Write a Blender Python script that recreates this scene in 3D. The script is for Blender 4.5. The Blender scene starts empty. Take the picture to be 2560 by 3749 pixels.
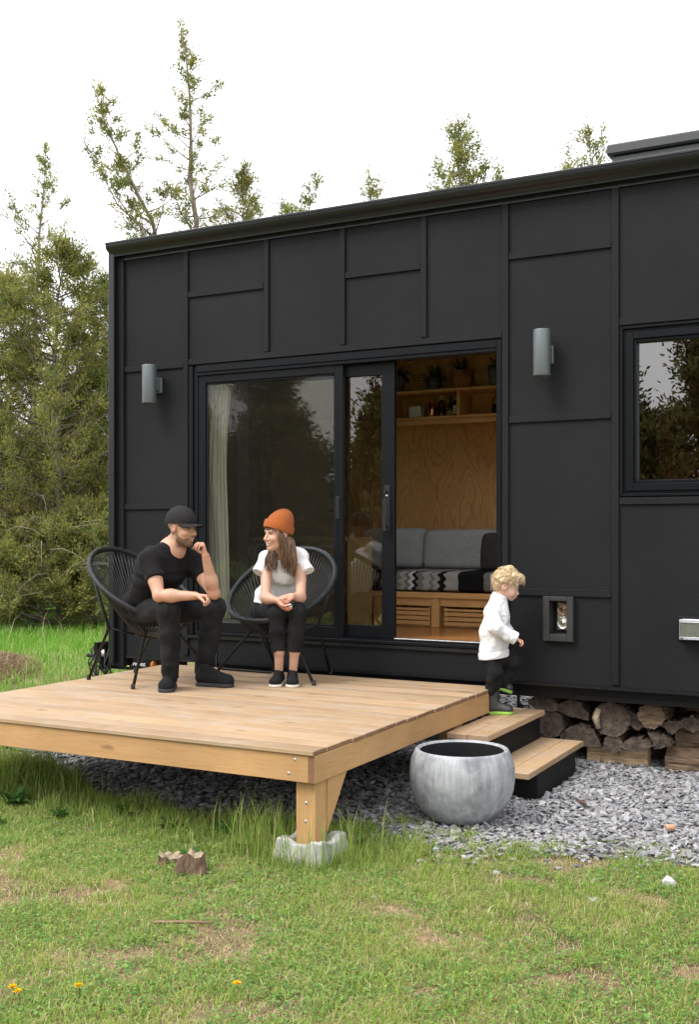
import bpy, bmesh, math, random
import numpy as np
from mathutils import Vector, Matrix
C = bpy.context.scene.collection
rnd = random.Random(7)
rng = np.random.default_rng(11)
V = Vector
PI = math.pi

# ------------------------------------------------------------------ helpers: objects
def tag(o, label=None, cat=None, group=None, kind=None):
    if label: o['label'] = label
    if cat: o['category'] = cat
    if group: o['group'] = group
    if kind: o['kind'] = kind
    return o

PLACE = None          # scales the house up about the camera, pushing it back; None for everything else
def thing(name, label, cat, loc=(0, 0, 0), rz=0.0, group=None):
    o = bpy.data.objects.new(name, None)
    o.empty_display_size = 0.1
    C.objects.link(o)
    o.location = PLACE @ V(loc) if PLACE else loc
    o.rotation_euler = (0, 0, rz)
    return tag(o, label, cat, group)

def link(name, me, mats, parent=None):
    if PLACE: me.transform(PLACE)
    o = bpy.data.objects.new(name, me)
    C.objects.link(o)
    if not isinstance(mats, (list, tuple)): mats = [mats]
    if len(me.materials) == 0:
        for m in mats: me.materials.append(m)
    if parent is not None:                       # meshes are given in world metres; the parent may stand anywhere
        o.parent = parent
        if parent.type == 'EMPTY':
            o.matrix_parent_inverse = (Matrix.Translation(parent.location) @ Matrix.Rotation(parent.rotation_euler[2], 4, 'Z')).inverted()
    return o

def meshnp(name, verts, faces_flat, loop_tot, smooth=False, matidx=None):
    me = bpy.data.meshes.new(name)
    nv = len(verts); nf = len(loop_tot); nl = len(faces_flat)
    me.vertices.add(nv); me.loops.add(nl); me.polygons.add(nf)
    me.vertices.foreach_set('co', np.ascontiguousarray(verts, dtype=np.float32).ravel())
    me.loops.foreach_set('vertex_index', np.ascontiguousarray(faces_flat, dtype=np.int32))
    ls = np.zeros(nf, np.int32); ls[1:] = np.cumsum(loop_tot)[:-1]
    me.polygons.foreach_set('loop_start', ls)
    me.polygons.foreach_set('use_smooth', np.full(nf, bool(smooth)))
    if matidx is not None:
        me.polygons.foreach_set('material_index', np.ascontiguousarray(matidx, dtype=np.int32))
    me.update(calc_edges=True)
    return me

class MB:
    """collects boxes, tubes, lathes into one mesh"""
    def __init__(s): s.v = []; s.f = []; s.m = []; s.sm = []
    def add(s, v, f, m=0, smooth=False):
        b = len(s.v)
        s.v += [tuple(p) for p in v]
        for q in f:
            s.f.append(tuple(b + i for i in q)); s.m.append(m); s.sm.append(smooth)
    def box(s, x0, x1, y0, y1, z0, z1, m=0, M=None, bev=0.0):
        if bev > 0:
            bm = bmesh.new()
            bmesh.ops.create_cube(bm, size=1.0)
            for v in bm.verts:
                v.co = V(((x0 + x1) / 2 + v.co.x * (x1 - x0), (y0 + y1) / 2 + v.co.y * (y1 - y0), (z0 + z1) / 2 + v.co.z * (z1 - z0)))
            bmesh.ops.bevel(bm, geom=bm.edges[:], offset=bev, segments=1, affect='EDGES', profile=0.5)
            bm.verts.index_update()
            v = [w.co.copy() for w in bm.verts]
            f = [[w.index for w in p.verts] for p in bm.faces]
            bm.free()
        else:
            v = [V(p) for p in ((x0, y0, z0), (x1, y0, z0), (x1, y1, z0), (x0, y1, z0), (x0, y0, z1), (x1, y0, z1), (x1, y1, z1), (x0, y1, z1))]
            f = [(0, 3, 2, 1), (4, 5, 6, 7), (0, 1, 5, 4), (1, 2, 6, 5), (2, 3, 7, 6), (3, 0, 4, 7)]
        if M is not None: v = [M @ p for p in v]
        s.add(v, f, m)
        return s
    def tube(s, pts, r, n=8, m=0, closed=False, cap=True, smooth=True):
        pts = [V(p) for p in pts]
        N = len(pts)
        rs = r if isinstance(r, (list, tuple)) else [r] * N
        v = []; f = []
        up = None
        for i, p in enumerate(pts):
            if closed: t = pts[(i + 1) % N] - pts[i - 1]
            else: t = pts[min(i + 1, N - 1)] - pts[max(i - 1, 0)]
            if t.length < 1e-9: t = V((0, 0, 1))
            t.normalize()
            if up is None:
                up = V((0, 0, 1)) if abs(t.z) < .9 else V((1, 0, 0))
            a = t.cross(up)
            if a.length < 1e-6: a = t.cross(V((0, 1, 0)))
            a.normalize(); b = a.cross(t); up = b
            for k in range(n):
                an = 2 * PI * k / n
                v.append(p + (a * math.cos(an) + b * math.sin(an)) * rs[i])
        for i in range(N if closed else N - 1):
            j = (i + 1) % N
            for k in range(n):
                l = (k + 1) % n
                f.append((i * n + k, j * n + k, j * n + l, i * n + l))
        if cap and not closed:
            f.append(tuple(range(n))); f.append(tuple((N - 1) * n + k for k in reversed(range(n))))
        s.add(v, f, m, smooth)
        return s
    def lathe(s, prof, n=32, c=(0, 0, 0), m=0, smooth=True, M=None):
        v = []; f = []
        for r, z in prof:
            for k in range(n):
                a = 2 * PI * k / n
                v.append(V((r * math.cos(a), r * math.sin(a), z)))
        for i in range(len(prof) - 1):
            for k in range(n):
                l = (k + 1) % n
                f.append((i * n + k, i * n + l, (i + 1) * n + l, (i + 1) * n + k))
        if M is not None: v = [M @ p for p in v]
        v = [p + V(c) for p in v]
        s.add(v, f, m, smooth)
        return s
    def prism(s, poly, axis, a0, a1, m=0):
        """poly in the two other axes (order x,y,z without axis), extruded a0..a1"""
        n = len(poly); v = []
        for a in (a0, a1):
            for p in poly:
                q = list(p); q.insert(axis, a); v.append(q)
        f = [tuple(range(n)), tuple(range(2 * n - 1, n - 1, -1))]
        for i in range(n):
            j = (i + 1) % n
            f.append((i, i + n, j + n, j))
        s.add(v, f, m)
        return s
    def mesh(s, name):
        me = bpy.data.meshes.new(name)
        me.from_pydata(s.v, [], s.f)
        me.polygons.foreach_set('material_index', s.m)
        me.polygons.foreach_set('use_smooth', s.sm)
        me.update()
        bm = bmesh.new(); bm.from_mesh(me)
        bmesh.ops.recalc_face_normals(bm, faces=bm.faces[:])
        bm.to_mesh(me); bm.free()
        return me
    def build(s, name, mats, parent=None):
        return link(name, s.mesh(name), mats, parent)

def frame_boxes(mb, x0, x1, z0, z1, w, y0, y1, wb=None, wt=None, bev=.003):
    """rectangular frame in the XZ plane"""
    wb = wb or w; wt = wt or w
    mb.box(x0, x0 + w, y0, y1, z0, z1, bev=bev)
    mb.box(x1 - w, x1, y0, y1, z0, z1, bev=bev)
    mb.box(x0 + w, x1 - w, y0, y1, z0, z0 + wb, bev=bev)
    mb.box(x0 + w, x1 - w, y0, y1, z1 - wt, z1, bev=bev)

# ------------------------------------------------------------------ helpers: materials
MATS = {}
def newmat(name):
    m = bpy.data.materials.new(name); m.use_nodes = True
    nt = m.node_tree
    for n in list(nt.nodes): nt.nodes.remove(n)
    out = nt.nodes.new('ShaderNodeOutputMaterial')
    return m, nt, out
def nd(nt, typ, **kw):
    n = nt.nodes.new(typ)
    for k, v in kw.items():
        if k.startswith('in_'):
            key = k[3:]
            key = int(key) if key.isdigit() else key.replace('_', ' ')
            n.inputs[key].default_value = v
        else: setattr(n, k, v)
    return n
def ramp(nt, stops, interp='LINEAR'):
    n = nt.nodes.new('ShaderNodeValToRGB')
    cr = n.color_ramp; cr.interpolation = interp
    while len(cr.elements) > 1: cr.elements.remove(cr.elements[-1])
    cr.elements[0].position = stops[0][0]; cr.elements[0].color = (*stops[0][1], 1)
    for p, c in stops[1:]:
        e = cr.elements.new(p); e.color = (*c, 1)
    return n
def mixc(nt, fac, a, b, mode='MIX'):
    n = nt.nodes.new('ShaderNodeMix'); n.data_type = 'RGBA'; n.blend_type = mode
    for sock, val in ((n.inputs[0], fac), (n.inputs[6], a), (n.inputs[7], b)):
        if isinstance(val, (int, float)): sock.default_value = val
        elif isinstance(val, (tuple, list)): sock.default_value = (*val[:3], 1)
        else: nt.links.new(val, sock)
    return n.outputs[2]
def mth(nt, op, a, b=None, c=None):
    n = nt.nodes.new('ShaderNodeMath'); n.operation = op
    for i, val in enumerate((a, b, c)):
        if val is None: continue
        if isinstance(val, (int, float)): n.inputs[i].default_value = val
        else: nt.links.new(val, n.inputs[i])
    return n.outputs[0]
def coords(nt, scale=(1, 1, 1), kind='Object', loc=(0, 0, 0), rot=(0, 0, 0)):
    tc = nt.nodes.new('ShaderNodeTexCoord')
    mp = nt.nodes.new('ShaderNodeMapping')
    mp.inputs['Scale'].default_value = scale; mp.inputs['Location'].default_value = loc; mp.inputs['Rotation'].default_value = rot
    nt.links.new(tc.outputs[kind], mp.inputs['Vector'])
    return mp.outputs[0]
def noise(nt, vec, scale, detail=4, rough=.55, dist=0.0):
    n = nt.nodes.new('ShaderNodeTexNoise')
    n.inputs['Scale'].default_value = scale; n.inputs['Detail'].default_value = detail
    n.inputs['Roughness'].default_value = rough; n.inputs['Distortion'].default_value = dist
    nt.links.new(vec, n.inputs['Vector'])
    return n
def bump(nt, h, strength=.3, dist=.01):
    b = nt.nodes.new('ShaderNodeBump')
    b.inputs['Strength'].default_value = strength; b.inputs['Distance'].default_value = dist
    nt.links.new(h, b.inputs['Height'])
    return b.outputs[0]
def bsdf(nt, out, col, rough=.6, metal=0.0, normal=None, spec=.5, **kw):
    p = nt.nodes.new('ShaderNodeBsdfPrincipled')
    for key, val in (('Base Color', col), ('Roughness', rough), ('Metallic', metal)):
        if isinstance(val, (tuple, list)): p.inputs[key].default_value = (*val[:3], 1)
        elif isinstance(val, (int, float)): p.inputs[key].default_value = val
        else: nt.links.new(val, p.inputs[key])
    p.inputs['Specular IOR Level'].default_value = spec
    if normal is not None: nt.links.new(normal, p.inputs['Normal'])
    for k, v in kw.items(): p.inputs[k.replace('_', ' ')].default_value = v
    nt.links.new(p.outputs[0], out.inputs[0])
    return p
def M_plain(name, col, rough=.6, metal=0.0, var=.15, scale=20, bstr=.1, bdist=.003, spec=.5, stretch=(1, 1, 1), **kw):
    if name in MATS: return MATS[name]
    m, nt, out = newmat(name)
    n = noise(nt, coords(nt, stretch), scale, 5)
    r = ramp(nt, [(.3, tuple(c * (1 - var) for c in col)), (.7, tuple(min(1, c * (1 + var)) for c in col))])
    nt.links.new(n.outputs[0], r.inputs[0])
    bsdf(nt, out, r.outputs[0], rough, metal, bump(nt, n.outputs[0], bstr, bdist) if bstr else None, spec, **kw)
    MATS[name] = m
    return m

def M_siding():
    m, nt, out = newmat('black_painted_siding')
    v = coords(nt)
    g = noise(nt, coords(nt, (4, 4, 60)), 3, 6, .65)           # horizontal brushed grain
    s = noise(nt, v, 160, 3, .6)
    big = noise(nt, v, 1.3, 3)
    r = ramp(nt, [(.3, (.0108, .0115, .0126)), (.7, (.0142, .0149, .0161))])
    nt.links.new(big.outputs[0], r.inputs[0])
    gs = ramp(nt, [(.35, (.82, .82, .82)), (.65, (1.12, 1.12, 1.12))]); nt.links.new(s.outputs[0], gs.inputs[0])
    c = mixc(nt, 1.0, r.outputs[0], gs.outputs[0], 'MULTIPLY')
    h = mth(nt, 'ADD', mth(nt, 'MULTIPLY', g.outputs[0], .7), s.outputs[0])
    bsdf(nt, out, c, .62, 0, bump(nt, h, .35, .003), .13)
    return m

def M_wood(name, light, dark, axis=0, board=None, board_axis=1, rough=.6, knots=True, grain=1.0, off=0.0, spec=.3, wear=0.0):
    """softwood running along axis; board width for a tone per board"""
    m, nt, out = newmat(name)
    tc = nt.nodes.new('ShaderNodeTexCoord')
    sep = nt.nodes.new('ShaderNodeSeparateXYZ'); nt.links.new(tc.outputs['Object'], sep.inputs[0])
    vec = tc.outputs['Object']
    bid = None
    if board:
        bid = mth(nt, 'FLOOR', mth(nt, 'DIVIDE', mth(nt, 'ADD', sep.outputs[board_axis], off), board))
        wn = nt.nodes.new('ShaderNodeTexWhiteNoise'); wn.noise_dimensions = '1D'; nt.links.new(bid, wn.inputs['W'])
        add = nt.nodes.new('ShaderNodeVectorMath'); add.operation = 'ADD'
        sc = nt.nodes.new('ShaderNodeVectorMath'); sc.operation = 'SCALE'; sc.inputs[3].default_value = 7.0
        nt.links.new(wn.outputs['Color'], sc.inputs[0]); nt.links.new(vec, add.inputs[0]); nt.links.new(sc.outputs[0], add.inputs[1])
        vec = add.outputs[0]
    mp = nt.nodes.new('ShaderNodeMapping'); s = [9 * grain] * 3; s[axis] = .55 * grain
    mp.inputs['Scale'].default_value = s; nt.links.new(vec, mp.inputs['Vector'])
    n1 = noise(nt, mp.outputs[0], 2.2, 5, .6, .6)
    rings = mth(nt, 'FRACT', mth(nt, 'MULTIPLY', n1.outputs[0], 9.0))
    rr = ramp(nt, [(0, (0, 0, 0)), (.55, (.35, .35, .35)), (.9, (1, 1, 1)), (1, (0, 0, 0))]); nt.links.new(rings, rr.inputs[0])
    mp2 = nt.nodes.new('ShaderNodeMapping'); s2 = [70 * grain] * 3; s2[axis] = 2.0
    mp2.inputs['Scale'].default_value = s2; nt.links.new(vec, mp2.inputs['Vector'])
    n2 = noise(nt, mp2.outputs[0], 3, 4, .6)
    fac = mth(nt, 'ADD', mth(nt, 'MULTIPLY', rr.outputs[0], .32), mth(nt, 'MULTIPLY', n2.outputs[0], .42))
    r = ramp(nt, [(.12, light), (.75, dark)]); nt.links.new(fac, r.inputs[0])
    c = r.outputs[0]
    big = noise(nt, vec, 1.7, 4)
    bt = ramp(nt, [(.3, (.86, .85, .84)), (.7, (1.12, 1.11, 1.1))]); nt.links.new(big.outputs[0], bt.inputs[0])
    c = mixc(nt, 1.0, c, bt.outputs[0], 'MULTIPLY')
    if bid is not None:
        tone = mth(nt, 'MULTIPLY_ADD', wn.outputs['Value'], .26, .86)
        cmb = nt.nodes.new('ShaderNodeCombineColor')
        for i in range(3): nt.links.new(tone, cmb.inputs[i])
        c = mixc(nt, 1.0, c, cmb.outputs[0], 'MULTIPLY')
    if knots:
        mp3 = nt.nodes.new('ShaderNodeMapping'); s3 = [8.0] * 3; s3[axis] = 3.2
        mp3.inputs['Scale'].default_value = s3; nt.links.new(vec, mp3.inputs['Vector'])
        dn = noise(nt, mp3.outputs[0], 3, 2)
        ad = nt.nodes.new('ShaderNodeVectorMath'); ad.operation = 'ADD'
        ds = nt.nodes.new('ShaderNodeVectorMath'); ds.operation = 'SCALE'; ds.inputs[3].default_value = .25
        nt.links.new(dn.outputs['Color'], ds.inputs[0]); nt.links.new(mp3.outputs[0], ad.inputs[0]); nt.links.new(ds.outputs[0], ad.inputs[1])
        vo = nt.nodes.new('ShaderNodeTexVoronoi'); vo.inputs['Scale'].default_value = 1.0; nt.links.new(ad.outputs[0], vo.inputs['Vector'])
        kr = ramp(nt, [(.05, (1, 1, 1)), (.12, (.55, .55, .55)), (.2, (0, 0, 0))]); nt.links.new(vo.outputs['Distance'], kr.inputs[0])
        gate = nt.nodes.new('ShaderNodeSeparateColor'); nt.links.new(vo.outputs['Color'], gate.inputs[0])
        g = mth(nt, 'GREATER_THAN', gate.outputs[0], .55)
        kf = mth(nt, 'MULTIPLY', mth(nt, 'MULTIPLY', kr.outputs[0], g), .75)
        c = mixc(nt, kf, c, tuple(x * .42 for x in dark))
    if wear:
        wn_ = noise(nt, coords(nt, (1.2, 3.0, 1.0)), 2.6, 6, .65)
        wr = ramp(nt, [(.48, (0, 0, 0)), (.66, (wear, wear, wear))]); nt.links.new(wn_.outputs[0], wr.inputs[0])
        c = mixc(nt, wr.outputs[0], c, (.38, .345, .305))
    bsdf(nt, out, c, rough, 0, bump(nt, fac, .25, .002), spec)
    return m

def M_plywood():
    m, nt, out = newmat('fir_plywood')
    tc = nt.nodes.new('ShaderNodeTexCoord')
    mp = nt.nodes.new('ShaderNodeMapping'); mp.inputs['Scale'].default_value = (2.3, 2.3, .75); mp.inputs['Location'].default_value = (.31, 0, .22)
    nt.links.new(tc.outputs['Object'], mp.inputs['Vector'])
    n1 = noise(nt, mp.outputs[0], 1.25, 2.2, .45, .25)
    w = noise(nt, coords(nt, (60, 60, 5)), 3, 3)
    ringv = mth(nt, 'ADD', mth(nt, 'MULTIPLY', n1.outputs[0], 22.0), mth(nt, 'MULTIPLY', w.outputs[0], .25))
    fr = mth(nt, 'FRACT', ringv)
    rr = ramp(nt, [(0, (0, 0, 0)), (.62, (.12, .12, .12)), (.86, (.9, .9, .9)), (.93, (1, 1, 1)), (1, (0, 0, 0))]); nt.links.new(fr, rr.inputs[0])
    big = noise(nt, coords(nt, (1, 1, .4)), 1.4, 3)
    base = ramp(nt, [(.3, (.60, .31, .115)), (.7, (.72, .41, .17))]); nt.links.new(big.outputs[0], base.inputs[0])
    c = mixc(nt, mth(nt, 'MULTIPLY', rr.outputs[0], .40), base.outputs[0], (.25, .095, .025))
    f2 = ramp(nt, [(.3, (.9, .9, .9)), (.7, (1.1, 1.1, 1.1))]); nt.links.new(w.outputs[0], f2.inputs[0])
    c = mixc(nt, 1.0, c, f2.outputs[0], 'MULTIPLY')
    bsdf(nt, out, c, .5, 0, None, .3)
    return m

def M_glass(name, tint=(.94, .96, .95), refl=1.6, haze=0.0, hazecol=(.1, .1, .1)):
    m, nt, out = newmat(name)
    tr = nd(nt, 'ShaderNodeBsdfTransparent'); tr.inputs[0].default_value = (*tint, 1)
    gl = nd(nt, 'ShaderNodeBsdfGlossy'); gl.inputs['Roughness'].default_value = .0; gl.inputs[0].default_value = (1, 1, 1, 1)
    fr = nd(nt, 'ShaderNodeFresnel'); fr.inputs[0].default_value = 1.5
    wv = noise(nt, coords(nt), 2.2, 2)
    nt.links.new(bump(nt, wv.outputs[0], .012, .02), gl.inputs['Normal'])
    f = mth(nt, 'MINIMUM', mth(nt, 'MULTIPLY', fr.outputs[0], refl), 1.0)
    body = tr.outputs[0]
    if haze:
        df = nd(nt, 'ShaderNodeBsdfDiffuse'); df.inputs[0].default_value = (*hazecol, 1)
        mx = nd(nt, 'ShaderNodeMixShader'); mx.inputs[0].default_value = haze
        nt.links.new(tr.outputs[0], mx.inputs[1]); nt.links.new(df.outputs[0], mx.inputs[2]); body = mx.outputs[0]
    mx2 = nd(nt, 'ShaderNodeMixShader'); nt.links.new(f, mx2.inputs[0]); nt.links.new(body, mx2.inputs[1]); nt.links.new(gl.outputs[0], mx2.inputs[2])
    nt.links.new(mx2.outputs[0], out.inputs[0])
    return m

def M_leaf(name, col, trans=.35, var=.3, rough=.6):
    m, nt, out = newmat(name)
    n = noise(nt, coords(nt), 3.0, 3)
    r = ramp(nt, [(.3, tuple(c * (1 - var) for c in col)), (.7, tuple(c * (1 + var) for c in col))]); nt.links.new(n.outputs[0], r.inputs[0])
    df = nd(nt, 'ShaderNodeBsdfDiffuse'); tl = nd(nt, 'ShaderNodeBsdfTranslucent')
    nt.links.new(r.outputs[0], df.inputs[0]); nt.links.new(r.outputs[0], tl.inputs[0])
    mx = nd(nt, 'ShaderNodeMixShader'); mx.inputs[0].default_value = trans
    nt.links.new(df.outputs[0], mx.inputs[1]); nt.links.new(tl.outputs[0], mx.inputs[2])
    nt.links.new(mx.outputs[0], out.inputs[0])
    return m

def M_attr(name, trans=.3, rough=.7, attr='tint'):
    """hue of every blade / leaf comes from a point attribute"""
    m, nt, out = newmat(name)
    a = nd(nt, 'ShaderNodeAttribute'); a.attribute_name = attr
    df = nd(nt, 'ShaderNodeBsdfPrincipled'); df.inputs['Roughness'].default_value = rough; df.inputs['Specular IOR Level'].default_value = .25
    tl = nd(nt, 'ShaderNodeBsdfTranslucent')
    nt.links.new(a.outputs['Color'], df.inputs['Base Color']); nt.links.new(a.outputs['Color'], tl.inputs[0])
    mx = nd(nt, 'ShaderNodeMixShader'); mx.inputs[0].default_value = trans
    nt.links.new(df.outputs[0], mx.inputs[1]); nt.links.new(tl.outputs[0], mx.inputs[2])
    nt.links.new(mx.outputs[0], out.inputs[0])
    return m

def M_skin(name, sss=.10):
    """skin, its pigment (lips, stubble, brows, blush) given per point"""
    m, nt, out = newmat(name)
    a = nd(nt, 'ShaderNodeAttribute'); a.attribute_name = 'tint'
    n = noise(nt, coords(nt), 26, 5, .6); n2 = noise(nt, coords(nt), 240, 2)
    r = ramp(nt, [(.3, (.93, .86, .84)), (.7, (1.05, 1.08, 1.08))]); nt.links.new(n.outputs[0], r.inputs[0])
    p = bsdf(nt, out, mixc(nt, 1, a.outputs['Color'], r.outputs[0], 'MULTIPLY'), .46, 0, bump(nt, n2.outputs[0], .12, .002), .4)
    p.inputs['Subsurface Weight'].default_value = sss
    p.inputs['Subsurface Radius'].default_value = (.010, .004, .0025)
    p.inputs['Subsurface Scale'].default_value = 1.0
    return m

def M_cloth(name, col, rough=.9, var=.12, weave=260, fold=.5, fscale=9, sheen=.0):
    m, nt, out = newmat(name)
    f = noise(nt, coords(nt), fscale, 3, .5, .8)
    w = noise(nt, coords(nt), weave, 2)
    r = ramp(nt, [(.3, tuple(c * (1 - var) for c in col)), (.7, tuple(min(1, c * (1 + var)) for c in col))]); nt.links.new(w.outputs[0], r.inputs[0])
    h = mth(nt, 'ADD', f.outputs[0], mth(nt, 'MULTIPLY', w.outputs[0], .04))
    p = bsdf(nt, out, r.outputs[0], rough, 0, bump(nt, h, fold, .03), .2)
    p.inputs['Sheen Weight'].default_value = sheen
    return m

# ------------------------------------------------------------------ bodies and clothes: distance fields turned into one skin each
def _n(v):
    v = np.array(v, float); return v / np.linalg.norm(v)

class Field:
    def __init__(s, lo, hi, h):
        s.lo = np.array(lo, np.float32); s.h = h
        s.n = np.ceil((np.array(hi) - np.array(lo)) / h).astype(int) + 1
        s.d = np.full(tuple(s.n), 1.0, np.float32)
    def _slab(s, lo, hi, pad):
        i0 = np.clip(np.floor((np.array(lo) - pad - s.lo) / s.h).astype(int), 0, s.n - 1)
        i1 = np.clip(np.ceil((np.array(hi) + pad - s.lo) / s.h).astype(int) + 1, 1, s.n)
        if (i1 <= i0).any(): return None
        sl = tuple(slice(a, b) for a, b in zip(i0, i1))
        ax = [(s.lo[k] + s.h * np.arange(i0[k], i1[k])).astype(np.float32) for k in range(3)]
        return sl, ax[0][:, None, None], ax[1][None, :, None], ax[2][None, None, :]
    def _merge(s, sl, d, k, sub):
        o = s.d[sl]
        if sub:
            d = -d
            s.d[sl] = np.maximum(o, d) if k <= 0 else np.where(np.abs(d - o) < k, (o + d) / 2 + k / 4 + (d - o) ** 2 / (4 * k), np.maximum(o, d))
        else:
            s.d[sl] = np.minimum(o, d) if k <= 0 else np.where(np.abs(d - o) < k, (o + d) / 2 - k / 4 - (d - o) ** 2 / (4 * k), np.minimum(o, d))
    def cone(s, a, b, ra, rb, k=.02, flat=None, sub=False):
        a = np.array(a, np.float32); b = np.array(b, np.float32)
        R = max(ra, rb) * (max(1.0, flat[1]) if flat else 1.0)
        q = s._slab(np.minimum(a, b) - R, np.maximum(a, b) + R, k + .03)
        if q is None: return s
        sl, X, Y, Z = q
        ba = b - a; L = float(ba @ ba) + 1e-12
        px, py, pz = X - a[0], Y - a[1], Z - a[2]
        h = np.clip((px * ba[0] + py * ba[1] + pz * ba[2]) / L, 0, 1)
        qx, qy, qz = px - ba[0] * h, py - ba[1] * h, pz - ba[2] * h
        r = ra + (rb - ra) * h
        if flat:
            ax = _n(flat[0]).astype(np.float32); c = (qx * ax[0] + qy * ax[1] + qz * ax[2]) * (1 / flat[1] - 1)
            qx, qy, qz = qx + ax[0] * c, qy + ax[1] * c, qz + ax[2] * c
        s._merge(sl, (np.sqrt(qx * qx + qy * qy + qz * qz) - r).astype(np.float32), k, sub)
        return s
    def chain(s, pts, rs, k=.02, flat=None):
        for i in range(len(pts) - 1): s.cone(pts[i], pts[i + 1], rs[i], rs[i + 1], k, flat)
        return s
    def ell(s, c, A, r, k=.02, sub=False):
        """ellipsoid with axes = rows of A"""
        c = np.array(c, np.float32); A = np.array(A, np.float32); R = max(r)
        q = s._slab(c - R, c + R, k + .03)
        if q is None: return s
        sl, X, Y, Z = q
        px, py, pz = X - c[0], Y - c[1], Z - c[2]
        u = [px * A[i][0] + py * A[i][1] + pz * A[i][2] for i in range(3)]
        k0 = np.sqrt(sum((u[i] / r[i]) ** 2 for i in range(3)))
        k1 = np.sqrt(sum((u[i] / r[i] ** 2) ** 2 for i in range(3))) + 1e-6
        s._merge(sl, (k0 * (k0 - 1) / k1).astype(np.float32), k, sub)
        return s
    def cut(s, p, nrm, lo=None, hi=None):
        """remove what lies beyond the plane (inside the box lo..hi when given)"""
        q = s._slab(lo if lo is not None else s.lo, hi if hi is not None else s.lo + s.h * s.n, 0)
        if q is None: return s
        sl, X, Y, Z = q; nrm = _n(nrm); p = np.array(p)
        d = (X - p[0]) * nrm[0] + (Y - p[1]) * nrm[1] + (Z - p[2]) * nrm[2]
        s.d[sl] = np.maximum(s.d[sl], d.astype(np.float32))
        return s
    def ripple(s, amp, freqs, seed=0):
        r = np.random.default_rng(seed)
        X = (s.lo[0] + s.h * np.arange(s.n[0]))[:, None, None]; Y = (s.lo[1] + s.h * np.arange(s.n[1]))[None, :, None]; Z = (s.lo[2] + s.h * np.arange(s.n[2]))[None, None, :]
        w = 0
        for f in freqs:
            a = r.normal(size=3); a /= np.linalg.norm(a); b = r.normal(size=3); b /= np.linalg.norm(b)
            w = w + np.sin(f * (a[0] * X + a[1] * Y + a[2] * Z) + 1.6 * np.sin(f * .45 * (b[0] * X + b[1] * Y + b[2] * Z) + r.uniform(0, 6)) + r.uniform(0, 6))
        s.d += (amp * w / math.sqrt(len(freqs))).astype(np.float32)
        return s
    def surface(s):
        d = s.d; n = s.n
        neg = d < 0
        cnt = np.zeros(tuple(n - 1), np.int8)
        cs = [(i, j, k) for i in (0, 1) for j in (0, 1) for k in (0, 1)]
        for i, j, k in cs:
            cnt += neg[i:n[0] - 1 + i, j:n[1] - 1 + j, k:n[2] - 1 + k]
        cells = np.argwhere((cnt > 0) & (cnt < 8))
        idx = np.full(tuple(n - 1), -1, np.int32)
        idx[cells[:, 0], cells[:, 1], cells[:, 2]] = np.arange(len(cells))
        acc = np.zeros((len(cells), 3)); num = np.zeros(len(cells))
        for a in cs:
            for ax in range(3):
                if a[ax]: continue
                b = list(a); b[ax] = 1
                da = d[cells[:, 0] + a[0], cells[:, 1] + a[1], cells[:, 2] + a[2]]
                db = d[cells[:, 0] + b[0], cells[:, 1] + b[1], cells[:, 2] + b[2]]
                m = (da < 0) != (db < 0)
                t = np.where(m, da / np.where(m, da - db, 1), 0)
                p = np.array(a, float)[None, :].repeat(len(cells), 0); p[:, ax] += t
                acc[m] += p[m]; num[m] += 1
        v = s.lo + s.h * (cells + acc / num[:, None])
        quads = []
        for ax in range(3):
            u, w = (ax + 1) % 3, (ax + 2) % 3
            A = [slice(None)] * 3; B = [slice(None)] * 3
            A[ax] = slice(0, n[ax] - 1); B[ax] = slice(1, n[ax])
            na, nb = neg[tuple(A)], neg[tuple(B)]
            e = np.argwhere(na != nb)
            e = e[(e[:, u] > 0) & (e[:, w] > 0) & (e[:, u] < n[u] - 1) & (e[:, w] < n[w] - 1)]
            ia = na[e[:, 0], e[:, 1], e[:, 2]]
            def at(du, dw):
                q = e.copy(); q[:, u] += du; q[:, w] += dw
                return idx[q[:, 0], q[:, 1], q[:, 2]]
            Q = np.stack([at(-1, -1), at(0, -1), at(0, 0), at(-1, 0)], 1)
            Q[~ia] = Q[~ia][:, ::-1]
            quads.append(Q)
        return v, np.concatenate(quads)
    def build(s, name, mats, parent, pigment=None):
        v, q = s.surface()
        me = meshnp(name, v, q.ravel(), np.full(len(q), 4), True)
        if pigment:
            at = me.attributes.new('tint', 'FLOAT_COLOR', 'POINT'); at.data.foreach_set('color', np.concatenate([pigment(v), np.ones((len(v), 1))], 1).astype(np.float32).ravel())
        return link(name, me, mats, parent)

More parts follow.
